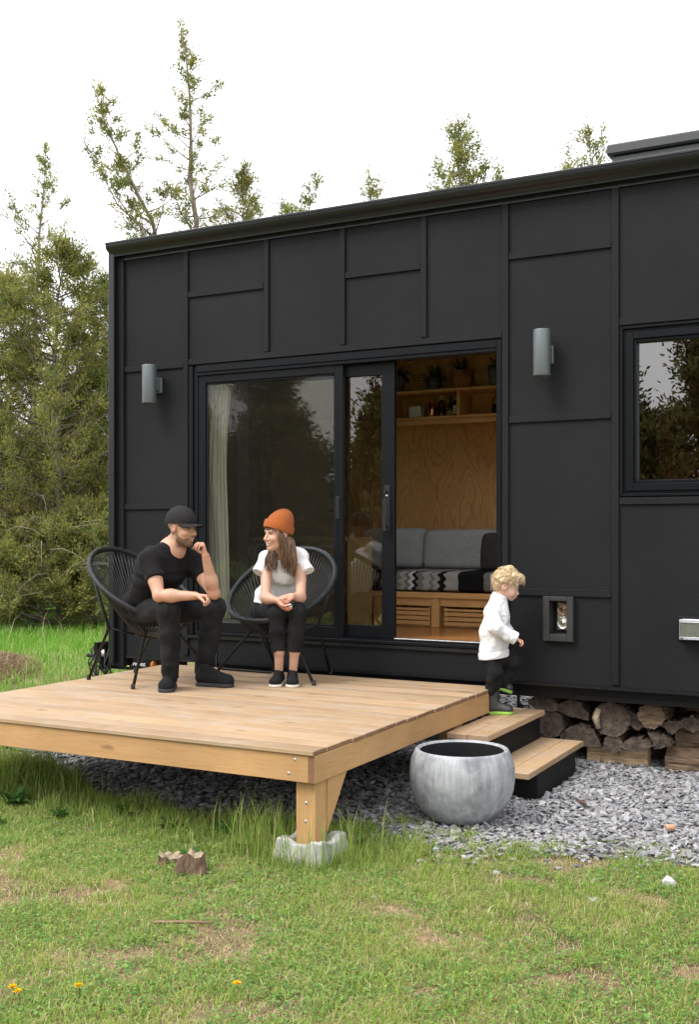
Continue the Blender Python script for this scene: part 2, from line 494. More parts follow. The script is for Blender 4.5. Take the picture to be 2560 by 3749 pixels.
class Head:
    """local frame of a head: x to the face, y to the figure's left, z up; size s"""
    def __init__(s, c, fwd, up, size=1.0):
        s.c = np.array(c, float); s.x = _n(fwd); up = np.array(up, float)
        s.y = _n(np.cross(up, s.x)); s.z = np.cross(s.x, s.y); s.s = size
        s.A = np.array([s.x, s.y, s.z])
    def p(s, x, y, z): return s.c + s.s * (s.x * x + s.y * y + s.z * z)
    def loc(s, P): return ((P - s.c) @ s.A.T) / s.s
    def sculpt(s, F, child=False, smile=0.0):
        p, r = s.p, s.s
        if not child:
            F.ell(p(-.014, 0, .036), s.A, (.098 * r, .076 * r, .088 * r), .01)
            F.ell(p(.028, 0, -.035), s.A, (.066 * r, .062 * r, .082 * r), .03)
            F.cone(p(.012, .045, -.075), p(.064, .012, -.104), .018 * r, .016 * r, .025); F.cone(p(.012, -.045, -.075), p(.064, -.012, -.104), .018 * r, .016 * r, .025)
            F.ell(p(.072, 0, -.103), s.A, (.019 * r, .022 * r, .018 * r), .015)
            F.cone(p(.076, .034, .02), p(.08, -.034, .02), .013 * r, .013 * r, .016)           # brow ridge
            F.cone(p(.086, 0, .012), p(.112, 0, -.034), .008 * r, .0115 * r, .008)             # nose
            for y in (-1, 1):
                F.ell(p(.098, .012 * y, -.038), s.A, (.011 * r, .008 * r, .009 * r), .005)
                F.ell(p(.064, .036 * y, -.032), s.A, (.024 * r, .024 * r, .02 * r), .02)       # cheek
                F.ell(p(.092, .031 * y, .003), s.A, (.014 * r, .017 * r, .010 * r), .008, sub=True)
                F.ell(p(.071, .031 * y, .002), s.A, (.013 * r, .014 * r, .012 * r), .003)      # eyeball under the lids
                F.ell(p(-.012, .076 * y, -.006), s.A, (.020 * r, .010 * r, .034 * r), .006)    # ear
                F.ell(p(-.008, .086 * y, .000), s.A, (.010 * r, .006 * r, .017 * r), .003, sub=True)
            F.cone(p(.086, .020 + .006 * smile, -.066 + .007 * smile), p(.095, 0, -.066), .0062 * r, .0075 * r, .006); F.cone(p(.086, -.020 - .006 * smile, -.066 + .007 * smile), p(.095, 0, -.066), .0062 * r, .0075 * r, .006)
            F.cone(p(.084, .015, -.079), p(.091, 0, -.080), .006 * r, .0085 * r, .006); F.cone(p(.084, -.015, -.079), p(.091, 0, -.080), .006 * r, .0085 * r, .006)
            if smile > .5:
                F.cone(p(.098, .02, -.069), p(.102, 0, -.074), .004 * r, .006 * r, .004, sub=True); F.cone(p(.098, -.02, -.069), p(.102, 0, -.074), .004 * r, .006 * r, .004, sub=True)
        else:
            F.ell(p(-.016, 0, .040), s.A, (.094 * r, .078 * r, .082 * r), .01)
            F.ell(p(.022, 0, -.022), s.A, (.062 * r, .062 * r, .068 * r), .03)
            F.ell(p(.062, 0, -.076), s.A, (.017 * r, .02 * r, .016 * r), .02)
            F.cone(p(.074, 0, -.004), p(.092, 0, -.026), .008 * r, .011 * r, .01)
            for y in (-1, 1):
                F.ell(p(.086, .009 * y, -.029), s.A, (.009 * r, .008 * r, .007 * r), .005)
                F.ell(p(.052, .036 * y, -.038), s.A, (.028 * r, .026 * r, .026 * r), .02)
                F.ell(p(.086, .028 * y, .003), s.A, (.013 * r, .015 * r, .009 * r), .008, sub=True)
                F.ell(p(.066, .028 * y, .001), s.A, (.012 * r, .013 * r, .011 * r), .003)
                F.ell(p(-.012, .076 * y, -.006), s.A, (.022 * r, .012 * r, .031 * r), .006)
                F.ell(p(-.004, .087 * y, .000), s.A, (.010 * r, .006 * r, .015 * r), .003, sub=True)
            F.cone(p(.078, .012, -.050), p(.086, 0, -.048), .006 * r, .008 * r, .006); F.cone(p(.078, -.012, -.050), p(.086, 0, -.048), .006 * r, .008 * r, .006)
            F.cone(p(.074, .010, -.060), p(.081, 0, -.060), .006 * r, .008 * r, .006); F.cone(p(.074, -.010, -.060), p(.081, 0, -.060), .006 * r, .008 * r, .006)

def hand(F, W, f, n, side, curl=(40, 40, 25), sc=1.0, spread=.06, thumb=(.6, .6, .4), tips=None, k=.004):
    """palm and five bent fingers; f to the fingertips, n out of the palm, thumb on cross(f,n)*side"""
    W = np.array(W, float); f = _n(f); n = np.array(n, float); n = _n(n - f * (n @ f)); t = np.cross(f, n) * side
    spec = [(.030, .088, .072, .0088), (.010, .092, .080, .0090), (-.010, .088, .074, .0086), (-.028, .080, .058, .0078)]
    for i, (o, l, L, r) in enumerate(spec):
        r *= sc; o *= sc; l *= sc; L *= sc
        base = W + t * o * .55 + f * .004; kn = W + t * o + f * l
        F.cone(base, kn, .0145 * sc, .0115 * sc, .012 * sc)
        cu = curl[i] if isinstance(curl[0], (tuple, list)) else curl
        ang = 0; p = kn; d0 = _n(f + t * spread * (1.5 - i))
        for j, q in enumerate((.45, .31, .24)):
            ang += math.radians(cu[j] + 3 * i)
            d = d0 * math.cos(ang) + n * math.sin(ang)
            e = p + d * L * q
            F.cone(p, e, r * (1 - .07 * j), r * (.94 - .1 * j), k)
            p = e
    p0 = W + f * .018 * sc + t * .018 * sc; d = _n(f * thumb[0] + t * thumb[1] + n * thumb[2])
    p1 = p0 + d * .040 * sc; d2 = _n(d + f * .45 + n * .2); p2 = p1 + d2 * .030 * sc; p3 = p2 + _n(d2 + n * .3) * .024 * sc
    F.cone(p0, p1, .015 * sc, .0115 * sc, .01 * sc); F.cone(p1, p2, .0105 * sc, .0098 * sc, k); F.cone(p2, p3, .0098 * sc, .0082 * sc, k)

def shoe(parent, heel, d, L, W, H, upper_mat, sole_mat, sole_h=.028, h=.0035, up=(0, 0, 1), shaft=None, name='shoe'):
    heel = np.array(heel, float); d = _n(d); u = np.array(up, float); u = _n(u - d * (u @ d)); t = np.cross(u, d)
    P = lambda a, b, c: heel + d * a + t * b + u * c
    pts = [P(0, 0, 0), P(L, 0, 0)]
    top = shaft[1] if shaft else 0
    lo = np.min(pts, 0) - .09 - abs(top) * .2; hi = np.max(pts, 0) + .09; hi[2] += H + top + .06; lo[2] = min(p[2] for p in pts) - .05
    A = np.array([d, t, u])
    F = Field(lo, hi, h)
    F.cone(P(W * .42, 0, sole_h + H * .30), P(L - W * .46, 0, sole_h + H * .16), W * .40, W * .40, .02)
    F.cone(P(W * .45, 0, sole_h + H * .30), P(W * .62, 0, sole_h + H * .92), W * .40, W * .36, .02)
    F.ell(P(L - W * .50, 0, sole_h + .012), A, (W * .50, W * .49, H * .42), .015)
    F.cone(P(W * .8, 0, sole_h + H * .75), P(L * .66, 0, sole_h + H * .35), W * .28, W * .30, .02)
    if shaft:
        F.cone(P(W * .5, 0, sole_h + H * .5), P(shaft[2], 0, shaft[1]), shaft[0] * .92, shaft[0], .02)
        F.cut(P(shaft[2], 0, shaft[1]), u + d * .05)
    else:
        F.cut(P(W * .5, 0, sole_h + H * 1.12), u)
    F.cut(P(0, 0, sole_h * .8), -u)
    up_o = F.build(name, upper_mat, parent)
    G = Field(lo, hi, h)
    for o, w in ((W * .45, W * .43), (L * .5, W * .42), (L - W * .5, W * .50)):
        G.cone(P(o, 0, sole_h * .5), P(min(o + .05, L - W * .5), 0, sole_h * .5), w, w, .03)
    G.cut(P(0, 0, sole_h), u); G.cut(P(0, 0, 0.0), -u)
    G.build('sole', sole_mat, up_o)
    return up_o, P

# ------------------------------------------------------------------ people
IR = np.array((.8846, .4664, 0.)); TC = np.array((.4664, -.8846, 0.)); UZ = np.array((0., 0., 1.))
def D_(r, t, u): return _n(IR * r + TC * t + UZ * u)
def lerp(a, b, t): return np.array(a) * (1 - t) + np.array(b) * t

SKIN = M_skin('skin'); PM, PW, PC = (.49, .285, .195), (.53, .315, .225), (.60, .39, .30)
BLACKT = M_cloth('black_cotton', (.0085, .0075, .0085)); DENIM = M_plain('black_denim', (.0115, .0115, .0122), .9, var=.55, scale=7, bstr=.5, bdist=.02, spec=.2)
CAPM = M_cloth('charcoal_twill', (.019, .0175, .0185), fold=.1); WHITET = M_cloth('white_cotton', (.80, .80, .81), fold=.6, fscale=8, var=.03)
FLEECE = M_cloth('white_fleece', (.70, .70, .72), fold=.7, fscale=14, var=.04)
CANVAS = M_cloth('black_canvas', (.010, .010, .0105), fold=.2); RUBB = M_plain('dark_rubber', (.022, .022, .023), .7); WSOLE = M_plain('cream_rubber', (.62, .58, .5), .6)
BOOT = M_plain('charcoal_rubber', (.030, .030, .029), .5, var=.2, bstr=.15); LIME = M_plain('lime_rubber', (.24, .46, .06), .5)
SOCK = M_cloth('black_sock', (.009, .009, .01)); SILVER = M_plain('silver', (.8, .8, .8), .25, 1.0, bstr=0)

def face_pigment(h, base, child=False, smile=0, beard=False, teeth=False, hands=(), blush=.5):
    def ss(a, b, x): t = np.clip((x - a) / (b - a), 0, 1); return t * t * (3 - 2 * t)
    def fn(P):
        L = h.loc(P); x, y, z = L[:, 0], L[:, 1], L[:, 2]; ay = np.abs(y)
        c = np.tile(np.array(base, float), (len(P), 1))
        near = ((np.abs(x) < .15) & (ay < .11) & (np.abs(z) < .17)).astype(float)
        def put(mask, col, k=1.0):
            m = (mask * k)[:, None]; c[:] = c * (1 - m) + np.array(col) * m
        red = (base[0] * 1.0, base[1] * .66, base[2] * .62)
        for yy in (-1, 1): put(near * np.exp(-(((x - .06) / .028) ** 2 + ((y - yy * .042) / .022) ** 2 + ((z + .03) / .02) ** 2)), red, blush)
        put(near * np.exp(-(((x - .11) / .02) ** 2 + (y / .02) ** 2 + ((z + .033) / .018) ** 2)), red, blush * .8)
        put(near * np.exp(-(((x + .01) / .02) ** 2 + ((ay - .085) / .014) ** 2 + ((z + .006) / .03) ** 2)), red, blush * .7)
        for q in hands: put(np.exp(-((np.linalg.norm(P - np.array(q), axis=1) / .07) ** 2)), red, .45)
        if beard:
            top = -.042 - .55 * np.clip(x, 0, .1) * .35 - .018 * np.exp(-((x - .055) / .022) ** 2)
            b = ss(-.02, .012, x) * (1 - ss(top - .010, top + .008, z)) * ss(-.150, -.120, z)
            lipz = np.exp(-((z + .073) / .010) ** 2) * np.exp(-(ay / .022) ** 2) * ss(.075, .088, x)
            put(near * np.clip(b - lipz, 0, 1), (.115, .066, .044), .88)
            put(near * ss(.072, .088, x) * np.exp(-((z + .054) / .006) ** 2) * (1 - ss(.026, .034, ay)), (.17, .10, .065), .7)
            put(near * (1 - ss(-.02, .0, x)) * (1 - ss(.02, .05, z)) * ss(-.10, -.07, z) * ss(.01, .03, ay), (.27, .17, .125), .55)
        if child:
            lip = ss(.064, .070, x) * np.exp(-((z + .054) / .0085) ** 4) * np.exp(-(ay / .015) ** 4); eye = ss(.055, .062, x) * np.exp(-((z - .001) / .0050) ** 4) * np.exp(-((ay - .028) / .0125) ** 4); brow = ss(.055, .062, x) * np.exp(-((z - .021) / .0045) ** 2) * np.exp(-((ay - .03) / .014) ** 4)
            put(near * lip, (.58, .24, .22), .75); put(near * brow, (.42, .28, .17), .6); put(near * eye, (.06, .045, .04), .8)
        else:
            lip = ss(.076, .084, x) * np.exp(-((z + .073 - .006 * smile * ay / .02) / .0105) ** 4) * np.exp(-(ay / (.021 + .004 * smile)) ** 4); eye = ss(.062, .068, x) * np.exp(-((z - .002) / .0055) ** 4) * np.exp(-((ay - .031) / .0125) ** 4); brow = ss(.062, .07, x) * np.exp(-((z - .0225 + .12 * np.abs(ay - .03)) / .0048) ** 2) * np.exp(-((ay - .033) / .018) ** 4)
            put(near * lip, (.42, .17, .15), .55 if beard else .7); put(near * brow, (.05, .03, .018), .95); put(near * eye, (.015, .01, .008), .95)
        if teeth:
            put(near * ss(.080, .086, x) * np.exp(-((z + .0715 - .006 * ay / .02) / .0058) ** 4) * np.exp(-(ay / .019) ** 4), (.86, .82, .75), .95)
        return c
    return fn

# ---- man in black
def make_man():
    root = thing('person', 'man in black cap, black t-shirt and black jeans sitting forward, chin on his fist', 'person', (-1.973, -1.031, 0.581))
    fc = D_(.83, .56, 0)
    hd = Head((-1.954, -0.908, 1.727), D_(.85, .50, -.10), D_(.06, .05, 1), 1.06)
    sR, eR, wR = (-2.136, -1.038, 1.498), (-1.990, -1.130, 1.250), (-1.741, -1.044, 1.252)
    sL, eL, wL = (-1.988, -0.734, 1.487), (-1.754, -0.802, 1.255), (-1.748, -0.913, 1.525)
    nb = (-2.055, -0.893, 1.563); pel = (-2.386, -0.842, 1.160); chest = (-2.116, -0.880, 1.432)
    F = Field(*bounds([sR, eR, wR, sL, eL, wL, nb, pel, hd.c, hd.p(.1, 0, .1), hd.p(-.1, 0, .16), (-1.956, -1.045, 0.711), (-1.897, -0.708, 0.693)], .13), .0045)
    hd.sculpt(F, smile=.45)
    F.cone(hd.p(-.02, 0, -.05), nb, .057, .064, .02); F.cone(hd.p(.01, 0, -.08), lerp(nb, chest, .2), .045, .055, .02)
    F.cone(nb, lerp(sR, nb, .25), .06, .055, .03); F.cone(nb, lerp(sL, nb, .25), .06, .055, .03)
    F.cone(nb, pel, .10, .12, .04); F.cone(sR, sL, .06, .06, .03)
    for a, b, c, ff in ((sR, eR, wR, UZ), (sL, eL, wL, TC)):
        F.cone(a, b, .055, .042, .03); F.ell(lerp(a, b, .45), np.array([_n(np.array(b) - a), _n(np.cross(UZ, np.array(b) - a)), _n(np.cross(np.array(b) - a, np.cross(UZ, np.array(b) - a)))]), (.11, .050, .050), .03)
        F.cone(b, lerp(b, c, .35), .041, .043, .02); F.cone(lerp(b, c, .3), c, .043, .028, .03, None)
    hand(F, wR, D_(.97, .2, -.1), D_(-.15, .3, -.95), -1, [(58, 55, 30)] * 4, 1.0, thumb=(.75, .35, .5))
    hand(F, wL, D_(-.22, .05, 1), D_(-.93, .25, -.15), -1, [(62, 46, 24), (70, 42, 22), (76, 40, 22), (80, 40, 25)], .98, spread=.1, thumb=(.55, .25, .8))
    # legs under the jeans
    hipR, kR, aR = (-2.379, -0.861, 1.116), (-1.952, -1.065, 1.149), (-1.974, -1.020, 0.660)
    hipL, kL, aL = (-2.381, -0.704, 1.113), (-1.785, -0.751, 1.148), (-1.929, -0.691, 0.657)
    for a, b, c in ((hipR, kR, aR), (hipL, kL, aL)):
        F.cone(pel, a, .1, .07, .04); F.cone(a, b, .07, .05, .03); F.cone(b, lerp(b, c, .9), .05, .036, .03)
    F.build('body', SKIN, root, face_pigment(hd, PM, smile=.4, beard=True, hands=[lerp(eR, wR, 1.25), lerp(eL, wL, 1.2), eR, eL]))
    # t-shirt
    G = Field(*bounds([sR, sL, nb, pel, eR, eL], .22), .0055)
    belly = lerp(pel, chest, .5)
    G.cone(lerp(pel, chest, -.05), belly, .142, .138, .04, (fc, .78)); G.cone(belly, chest, .142, .156, .05, (fc, .72))
    G.cone(chest, nb, .150, .080, .05); G.cone(lerp(sR, chest, .12), lerp(sL, chest, .12), .080, .080, .06); G.cone(nb, sR, .070, .066, .05); G.cone(nb, sL, .070, .066, .05)
    G.ell(lerp(pel, nb, .52) - fc * .055, np.array([fc, _n(np.cross(UZ, fc)), UZ]), (.10, .15, .22), .09)
    cR, cL = lerp(sR, eR, .56), lerp(sL, eL, .50)
    G.cone(sR, lerp(sR, eR, .62), .074, .070, .04); G.cone(sL, lerp(sL, eL, .58), .074, .068, .04)
    G.ripple(.0062, (26, 40, 58), 3)
    G.cut(cR, np.array(eR) - sR, np.array(cR) - .105, np.array(cR) + .105)
    G.cut(cL, np.array(eL) - sL, np.array(cL) - .085, np.array(cL) + .085)
    G.ell(lerp(nb, hd.c, .12) + fc * .015, np.array([fc, _n(np.cross(UZ, fc)), UZ]), (.076, .070, .060), .006, sub=True)
    G.build('t_shirt', BLACKT, root)
    # jeans
    G = Field(*bounds([hipR, kR, aR, hipL, kL, aL, pel], .16), .006)
    G.cone(hipR, hipL, .108, .112, .05); G.cone(pel, lerp(hipR, hipL, .5), .118, .118, .05)
    G.cone(hipR, kR, .098, .076, .03); G.cone(kR, lerp(kR, aR, .4), .076, .070, .02); G.cone(lerp(kR, aR, .4), aR, .070, .056, .02)
    G.cone(hipL, kL, .112, .080, .03); G.cone(kL, lerp(kL, aL, .4), .080, .078, .02); G.cone(lerp(kL, aL, .4), aL, .078, .064, .02)
    G.ripple(.0056, (34, 52, 85), 5)
    G.cut(lerp(kR, aR, 1.0), np.array(aR) - kR, np.array(aR) - .12, np.array(aR) + .12); G.cut(lerp(kL, aL, 1.0), np.array(aL) - kL, np.array(aL) - .12, np.array(aL) + .12)
    G.build('jeans', DENIM, root)
    u, P = shoe(root, np.array(onz((-2.066, -0.888, 0.630), .58)), D_(.02, 1, 0), .305, .116, .125, CANVAS, RUBB)
    u, P = shoe(root, np.array(onz((-1.956, -0.740, 0.593), .58)), D_(.93, .36, 0), .305, .114, .125, CANVAS, RUBB)
    # socks are hidden by the hems; cap with brim
    G = Field(*bounds([hd.p(-.12, -.1, 0), hd.p(.22, .1, .18), hd.p(.22, -.1, 0), hd.p(-.12, .1, .18)], .03), .0035)
    r = hd.s
    G.ell(hd.p(-.016, 0, .040), hd.A, (.114 * r, .092 * r, .106 * r), .005)
    G.cut(hd.p(-.02, 0, .026), hd.p(.02, 0, 0) * 0 - hd.z * 1 + hd.x * .10)
    cap = G.build('cap', CAPM, root)
    vs = []; fs = []; nu, nw = 20, 8
    for k in range(nu + 1):
        a = math.radians(-72 + 144 * k / nu)
        for e in range(nw + 1):
            u = e / nw; ix, iy = -.014 + .108 * math.cos(a), .087 * math.sin(a)
            vs.append(hd.p(ix + u * .088 * max(0, math.cos(a)) ** .55, iy * (1 - .05 * u), .034 - .030 * math.sin(a) ** 2 * (.35 + .65 * u) - .012 * u + .010 * u * u))
    for k in range(nu):
        for e in range(nw): q = k * (nw + 1) + e; fs.append((q, q + nw + 1, q + nw + 2, q + 1))
    b = MB(); b.add(vs, fs, 0, True); bo = b.build('brim', CAPM, cap); so = bo.modifiers.new('thickness', 'SOLIDIFY'); so.thickness = .005; so.offset = 0
    b = MB(); top = hd.p(-.014, 0, .141); b.lathe([(0, .006), (.006, .005), (.009, 0)], 10, tuple(top)); b.build('button', CAPM, cap)
    for k in range(6):
        a = PI / 6 + k * PI / 3; sb = MB()
        pts = [hd.p(-.014 + .1125 * math.cos(a) * math.sin(q), .0905 * math.sin(a) * math.sin(q), .042 + .1005 * math.cos(q)) for q in np.linspace(.05, 1.62, 12)]
        sb.tube(pts, .0022, 5); sb.build('seam', CAPM, cap)
    e = MB(); M = Matrix.Translation(V(hd.p(-.004, -.090, -.040))) @ V(hd.y).to_track_quat('Z', 'Y').to_matrix().to_4x4()
    e.lathe([(0, -.003), (.007, -.003), (.008, 0), (.007, .003), (0, .003)], 12, M=M); e.build('earring', RUBB, root)
    return root

def bounds(P, pad):
    P = np.array(P, float)
    return P.min(0) - pad, P.max(0) + pad
def onz(p, z): return np.array((p[0], p[1], z))

# ---- woman in orange beanie
def make_woman():
    root = thing('person', 'woman in orange beanie and white t-shirt, smiling with clasped hands on her knees', 'person', (-1.373, -0.455, 0.580))
    hd = Head((-1.471, -0.393, 1.683), D_(-.80, .58, -.06), D_(.10, .0, 1), 1.0)
    sR, eR, wR = (-1.633, -0.287, 1.508), (-1.546, -0.444, 1.211), (-1.411, -0.509, 1.202)
    sL, eL, wL = (-1.385, -0.201, 1.509), (-1.307, -0.341, 1.215), (-1.315, -0.458, 1.231)
    nb = (-1.509, -0.255, 1.535); pel = (-1.684, -0.065, 1.116); chest = (-1.538, -0.214, 1.415)
    hipR, kR, aR = (-1.758, -0.126, 1.084), (-1.442, -0.446, 1.102), (-1.436, -0.431, 0.824)
    hipL, kL, aL = (-1.572, -0.074, 1.093), (-1.299, -0.393, 1.116), (-1.331, -0.388, 0.825)
    fR, fL = (-1.465, -0.390, 0.634), (-1.371, -0.352, 0.639)
    F = Field(*bounds([sR, eR, wR, sL, eL, wL, nb, pel, hd.p(.1, 0, .1), hd.p(-.1, 0, .16), fR, fL, kR, kL], .11), .0042)
    hd.sculpt(F, smile=1.0)
    F.cone(hd.p(-.02, 0, -.05), nb, .046, .050, .02); F.cone(nb, pel, .08, .10, .04); F.cone(sR, sL, .042, .042, .03); F.cone(nb, sR, .045, .04, .02); F.cone(nb, sL, .045, .04, .02)
    for a, b, c in ((sR, eR, wR), (sL, eL, wL)):
        F.cone(a, b, .045, .036, .02); F.cone(b, lerp(b, c, .3), .036, .037, .02); F.cone(lerp(b, c, .25), c, .037, .023, .02)
    hand(F, wR, D_(.62, .55, -.62), D_(.55, -.2, .45), 1, [(30, 35, 20), (22, 28, 15), (18, 22, 12), (10, 12, 8)], .90, spread=.12, thumb=(.5, .5, .6))
    hand(F, wL, D_(-.62, .62, -.35), D_(-.45, -.2, -.7), -1, [(40, 45, 25), (45, 45, 25), (48, 45, 25), (50, 40, 20)], .90, spread=.08, thumb=(.6, .6, .3))
    for a, b, c, d in ((hipR, kR, aR, fR), (hipL, kL, aL, fL)):
        F.cone(pel, a, .09, .06, .04); F.cone(a, b, .06, .045, .03); F.cone(b, c, .045, .036, .03); F.cone(c, d, .036, .029, .02)
    F.build('body', SKIN, root, face_pigment(hd, PW, smile=1, teeth=True, hands=[(-1.340, -0.516, 1.186), (-1.329, -0.533, 1.133)], blush=.4))
    fc = D_(-.12, 1, 0)
    G = Field(*bounds([sR, sL, nb, pel, eR, eL], .2), .005)
    G.cone(lerp(pel, chest, .08), lerp(pel, chest, .6), .128, .128, .04, (fc, .8)); G.cone(lerp(pel, chest, .6), chest, .128, .135, .05, (fc, .74))
    G.cone(chest, nb, .118, .062, .05); G.cone(lerp(sR, chest, .1), lerp(sL, chest, .1), .055, .055, .05); G.cone(nb, sR, .056, .046, .04); G.cone(nb, sL, .056, .046, .04)
    sgR, sgL = np.array(eR) - sR + D_(-1, 0, 0) * .150, np.array(eL) - sL + D_(1, 0, 0) * .165
    eRs, eLs = np.array(sR) + sgR * .46, np.array(sL) + sgL * .42
    G.cone(lerp(sR, nb, .1), eRs, .044, .056, .03); G.cone(lerp(sL, nb, .1), eLs, .044, .056, .03)
    G.ell(lerp(pel, chest, .25) + D_(-.55, .2, 0) * .11, np.array([IR, TC, UZ]), (.075, .07, .12), .04)
    G.ripple(.0085, (22, 34, 52), 9)
    cR, cL = np.array(sR) + sgR * .40, np.array(sL) + sgL * .36
    G.cut(cR, sgR, cR - .10, cR + .10); G.cut(cL, sgL, cL - .10, cL + .10)
    G.cut(lerp(pel, chest, -.02), D_(-.25, .1, -1), np.array(pel) - .25, np.array(pel) + .25)
    G.ell(lerp(nb, hd.c, .12) + fc * .04, np.array([fc, _n(np.cross(UZ, fc)), UZ]), (.070, .072, .068), .006, sub=True)
    G.build('t_shirt', WHITET, root)
    G = Field(*bounds([hipR, kR, aR, hipL, kL, aL, pel], .15), .0055)
    G.cone(hipR, hipL, .105, .105, .05); G.cone(pel, lerp(hipR, hipL, .5), .11, .11, .05)
    for a, b, c in ((hipR, kR, aR), (hipL, kL, aL)):
        G.cone(a, b, .092, .066, .03); G.cone(b, lerp(b, c, .45), .066, .064, .01); G.cone(lerp(b, c, .45), c, .064, .053, .01)
    G.ripple(.0034, (45, 66, 90), 4)
    for c, b in ((aR, kR), (aL, kL)): G.cut(c, np.array(c) - b, np.array(c) - .10, np.array(c) + .10)
    G.build('jeans', DENIM, root)
    for f_, d, hx in ((fR, D_(-.10, 1, 0), (634, 1540)), (fL, D_(.05, 1, 0), (665, 1538))):
        G = Field(*bounds([f_, np.array(f_) + (0, 0, .14), np.array(f_) - (0, 0, .06)], .07), .005)
        G.cone(np.array(f_) - (0, 0, .05), np.array(f_) + (0, 0, .090), .036, .036, .01); G.cut(np.array(f_) + (0, 0, .088), UZ)
        G.build('sock', SOCK, root)
        heel = onz(np.array(f_) - d * .055, .58)
        shoe(root, heel, d, .255, .094, .085, CANVAS, WSOLE, sole_h=.022)
    # beanie: ribbed dome and turned up cuff
    bax = _n(hd.z * 1 + hd.x * .42 * -1 + 0)            # axis leans back
    bax = _n(hd.z - hd.x * .38); bx = _n(hd.x + hd.z * .38); A = np.array([bx, hd.y, bax])
    bc = hd.p(-.012, 0, .050)
    G = Field(*bounds([bc - .16, bc + .2], .02), .0035)
    G.ell(bc + bax * .012, A, (.104, .089, .100), .01); G.ell(bc + bax * .075 - bx * .022, A, (.062, .060, .066), .05)
    G.cut(bc - bax * .02, -bax)
    bn = G.build('beanie', M_rib('orange_rib_knit', (.56, .145, .026), hd, A, bc), root)
    G = Field(*bounds([bc - .16, bc + .16], .02), .0035)
    G.ell(bc + bax * .0, A, (.119, .104, .125), .006); G.cut(bc + bax * .026, bax); G.cut(bc - bax * .034, -bax)
    G.ell(bc + bax * .0, A, (.100, .085, .2), .004, sub=True)
    G.build('cuff', MATS['orange_rib_knit'], bn)
    # long hair
    hb = MB(); rr = random.Random(5)
    def strand(p0, p1, p2, p3, r):
        pts = []
        for t in np.linspace(0, 1, 9):
            a = np.array(p0) * (1 - t) ** 3 + 3 * np.array(p1) * t * (1 - t) ** 2 + 3 * np.array(p2) * t * t * (1 - t) + np.array(p3) * t ** 3
            pts.append(a + np.array([math.sin(t * 9 + r * 9000), math.cos(t * 8 + r * 7000), 0]) * .009 * t)
        hb.tube(pts, [r * (1 - .75 * (t ** 2.5)) for t in np.linspace(0, 1, 9)], 5, rr.choice((0, 0, 1, 1, 2)))
    for i in range(190):          # fall in front of her left shoulder
        t = rr.random(); q = rr.gauss(0, 1)
        a0 = lerp(hd.p(.050, .082, .030), hd.p(-.085, .062, -.028), t)
        a1 = lerp((-1.406, -0.450, 1.597), (-1.322, -0.366, 1.577), t) + rr.gauss(0, .004)
        a2 = lerp((-1.430, -0.417, 1.487), (-1.330, -0.353, 1.467), t) + rr.gauss(0, .006)
        a3 = lerp((-1.429, -0.405, 1.428), (-1.347, -0.362, 1.380), min(1, max(0, t + rr.gauss(0, .12)))) + UZ * rr.uniform(-.03, .05)
        strand(a0, a1, a2, a3, rr.uniform(.0022, .0045))
    for i in range(130):          # fall in front of her right shoulder, behind the chin
        t = rr.random()
        a0 = lerp(hd.p(.0, -.084, -.02), hd.p(-.07, -.07, -.03), t)
        a1 = lerp((-1.573, -0.345, 1.588), (-1.516, -0.338, 1.569), t) + rr.gauss(0, .004)
        a2 = lerp((-1.581, -0.395, 1.485), (-1.512, -0.358, 1.491), t) + rr.gauss(0, .006)
        a3 = lerp((-1.575, -0.392, 1.426), (-1.495, -0.372, 1.394), min(1, max(0, t + rr.gauss(0, .15)))) + UZ * rr.uniform(-.02, .06)
        strand(a0, a1, a2, a3, rr.uniform(.0022, .0045))
    for i in range(40):          # hair at the back, under the beanie
        t = rr.uniform(-1, 1)
        a0 = hd.p(-.10 + .03 * abs(t), .075 * t, -.03); a3 = lerp(nb, hd.c, .1) - fc * .09 + IR * t * .08
        strand(a0, a0 - UZ * .05, a3 + UZ * .06, a3 - UZ * .1, .006)
    for i in range(14):          # fringe below the cuff
        t = rr.uniform(-1, 1)
        a0 = hd.p(.086 - .02 * abs(t), .05 * t, .05); strand(a0, a0 + hd.x * .012, hd.p(.098 - .03 * abs(t), .055 * t, .03), hd.p(.092 - .03 * abs(t), .062 * t + .008, .018), .0035)
    hb.build('hair', [M_plain('brown_hair', (.085, .045, .025), .42, var=.3, scale=60, stretch=(6, 6, .4), bstr=.2), M_plain('light_brown_hair', (.18, .10, .052), .42, var=.3, scale=60, stretch=(6, 6, .4), bstr=.2), M_plain('dark_brown_hair', (.045, .024, .014), .42, var=.3, scale=60, bstr=.2)], root)
    # ring
    r = MB(); r.tube([np.array((-1.270, -0.547, 1.170)) + .009 * (IR * math.cos(a) + UZ * math.sin(a)) for a in np.linspace(0, 2 * PI, 12)[:-1]], .002, 6, closed=True); r.build('ring', SILVER, root)
    return root

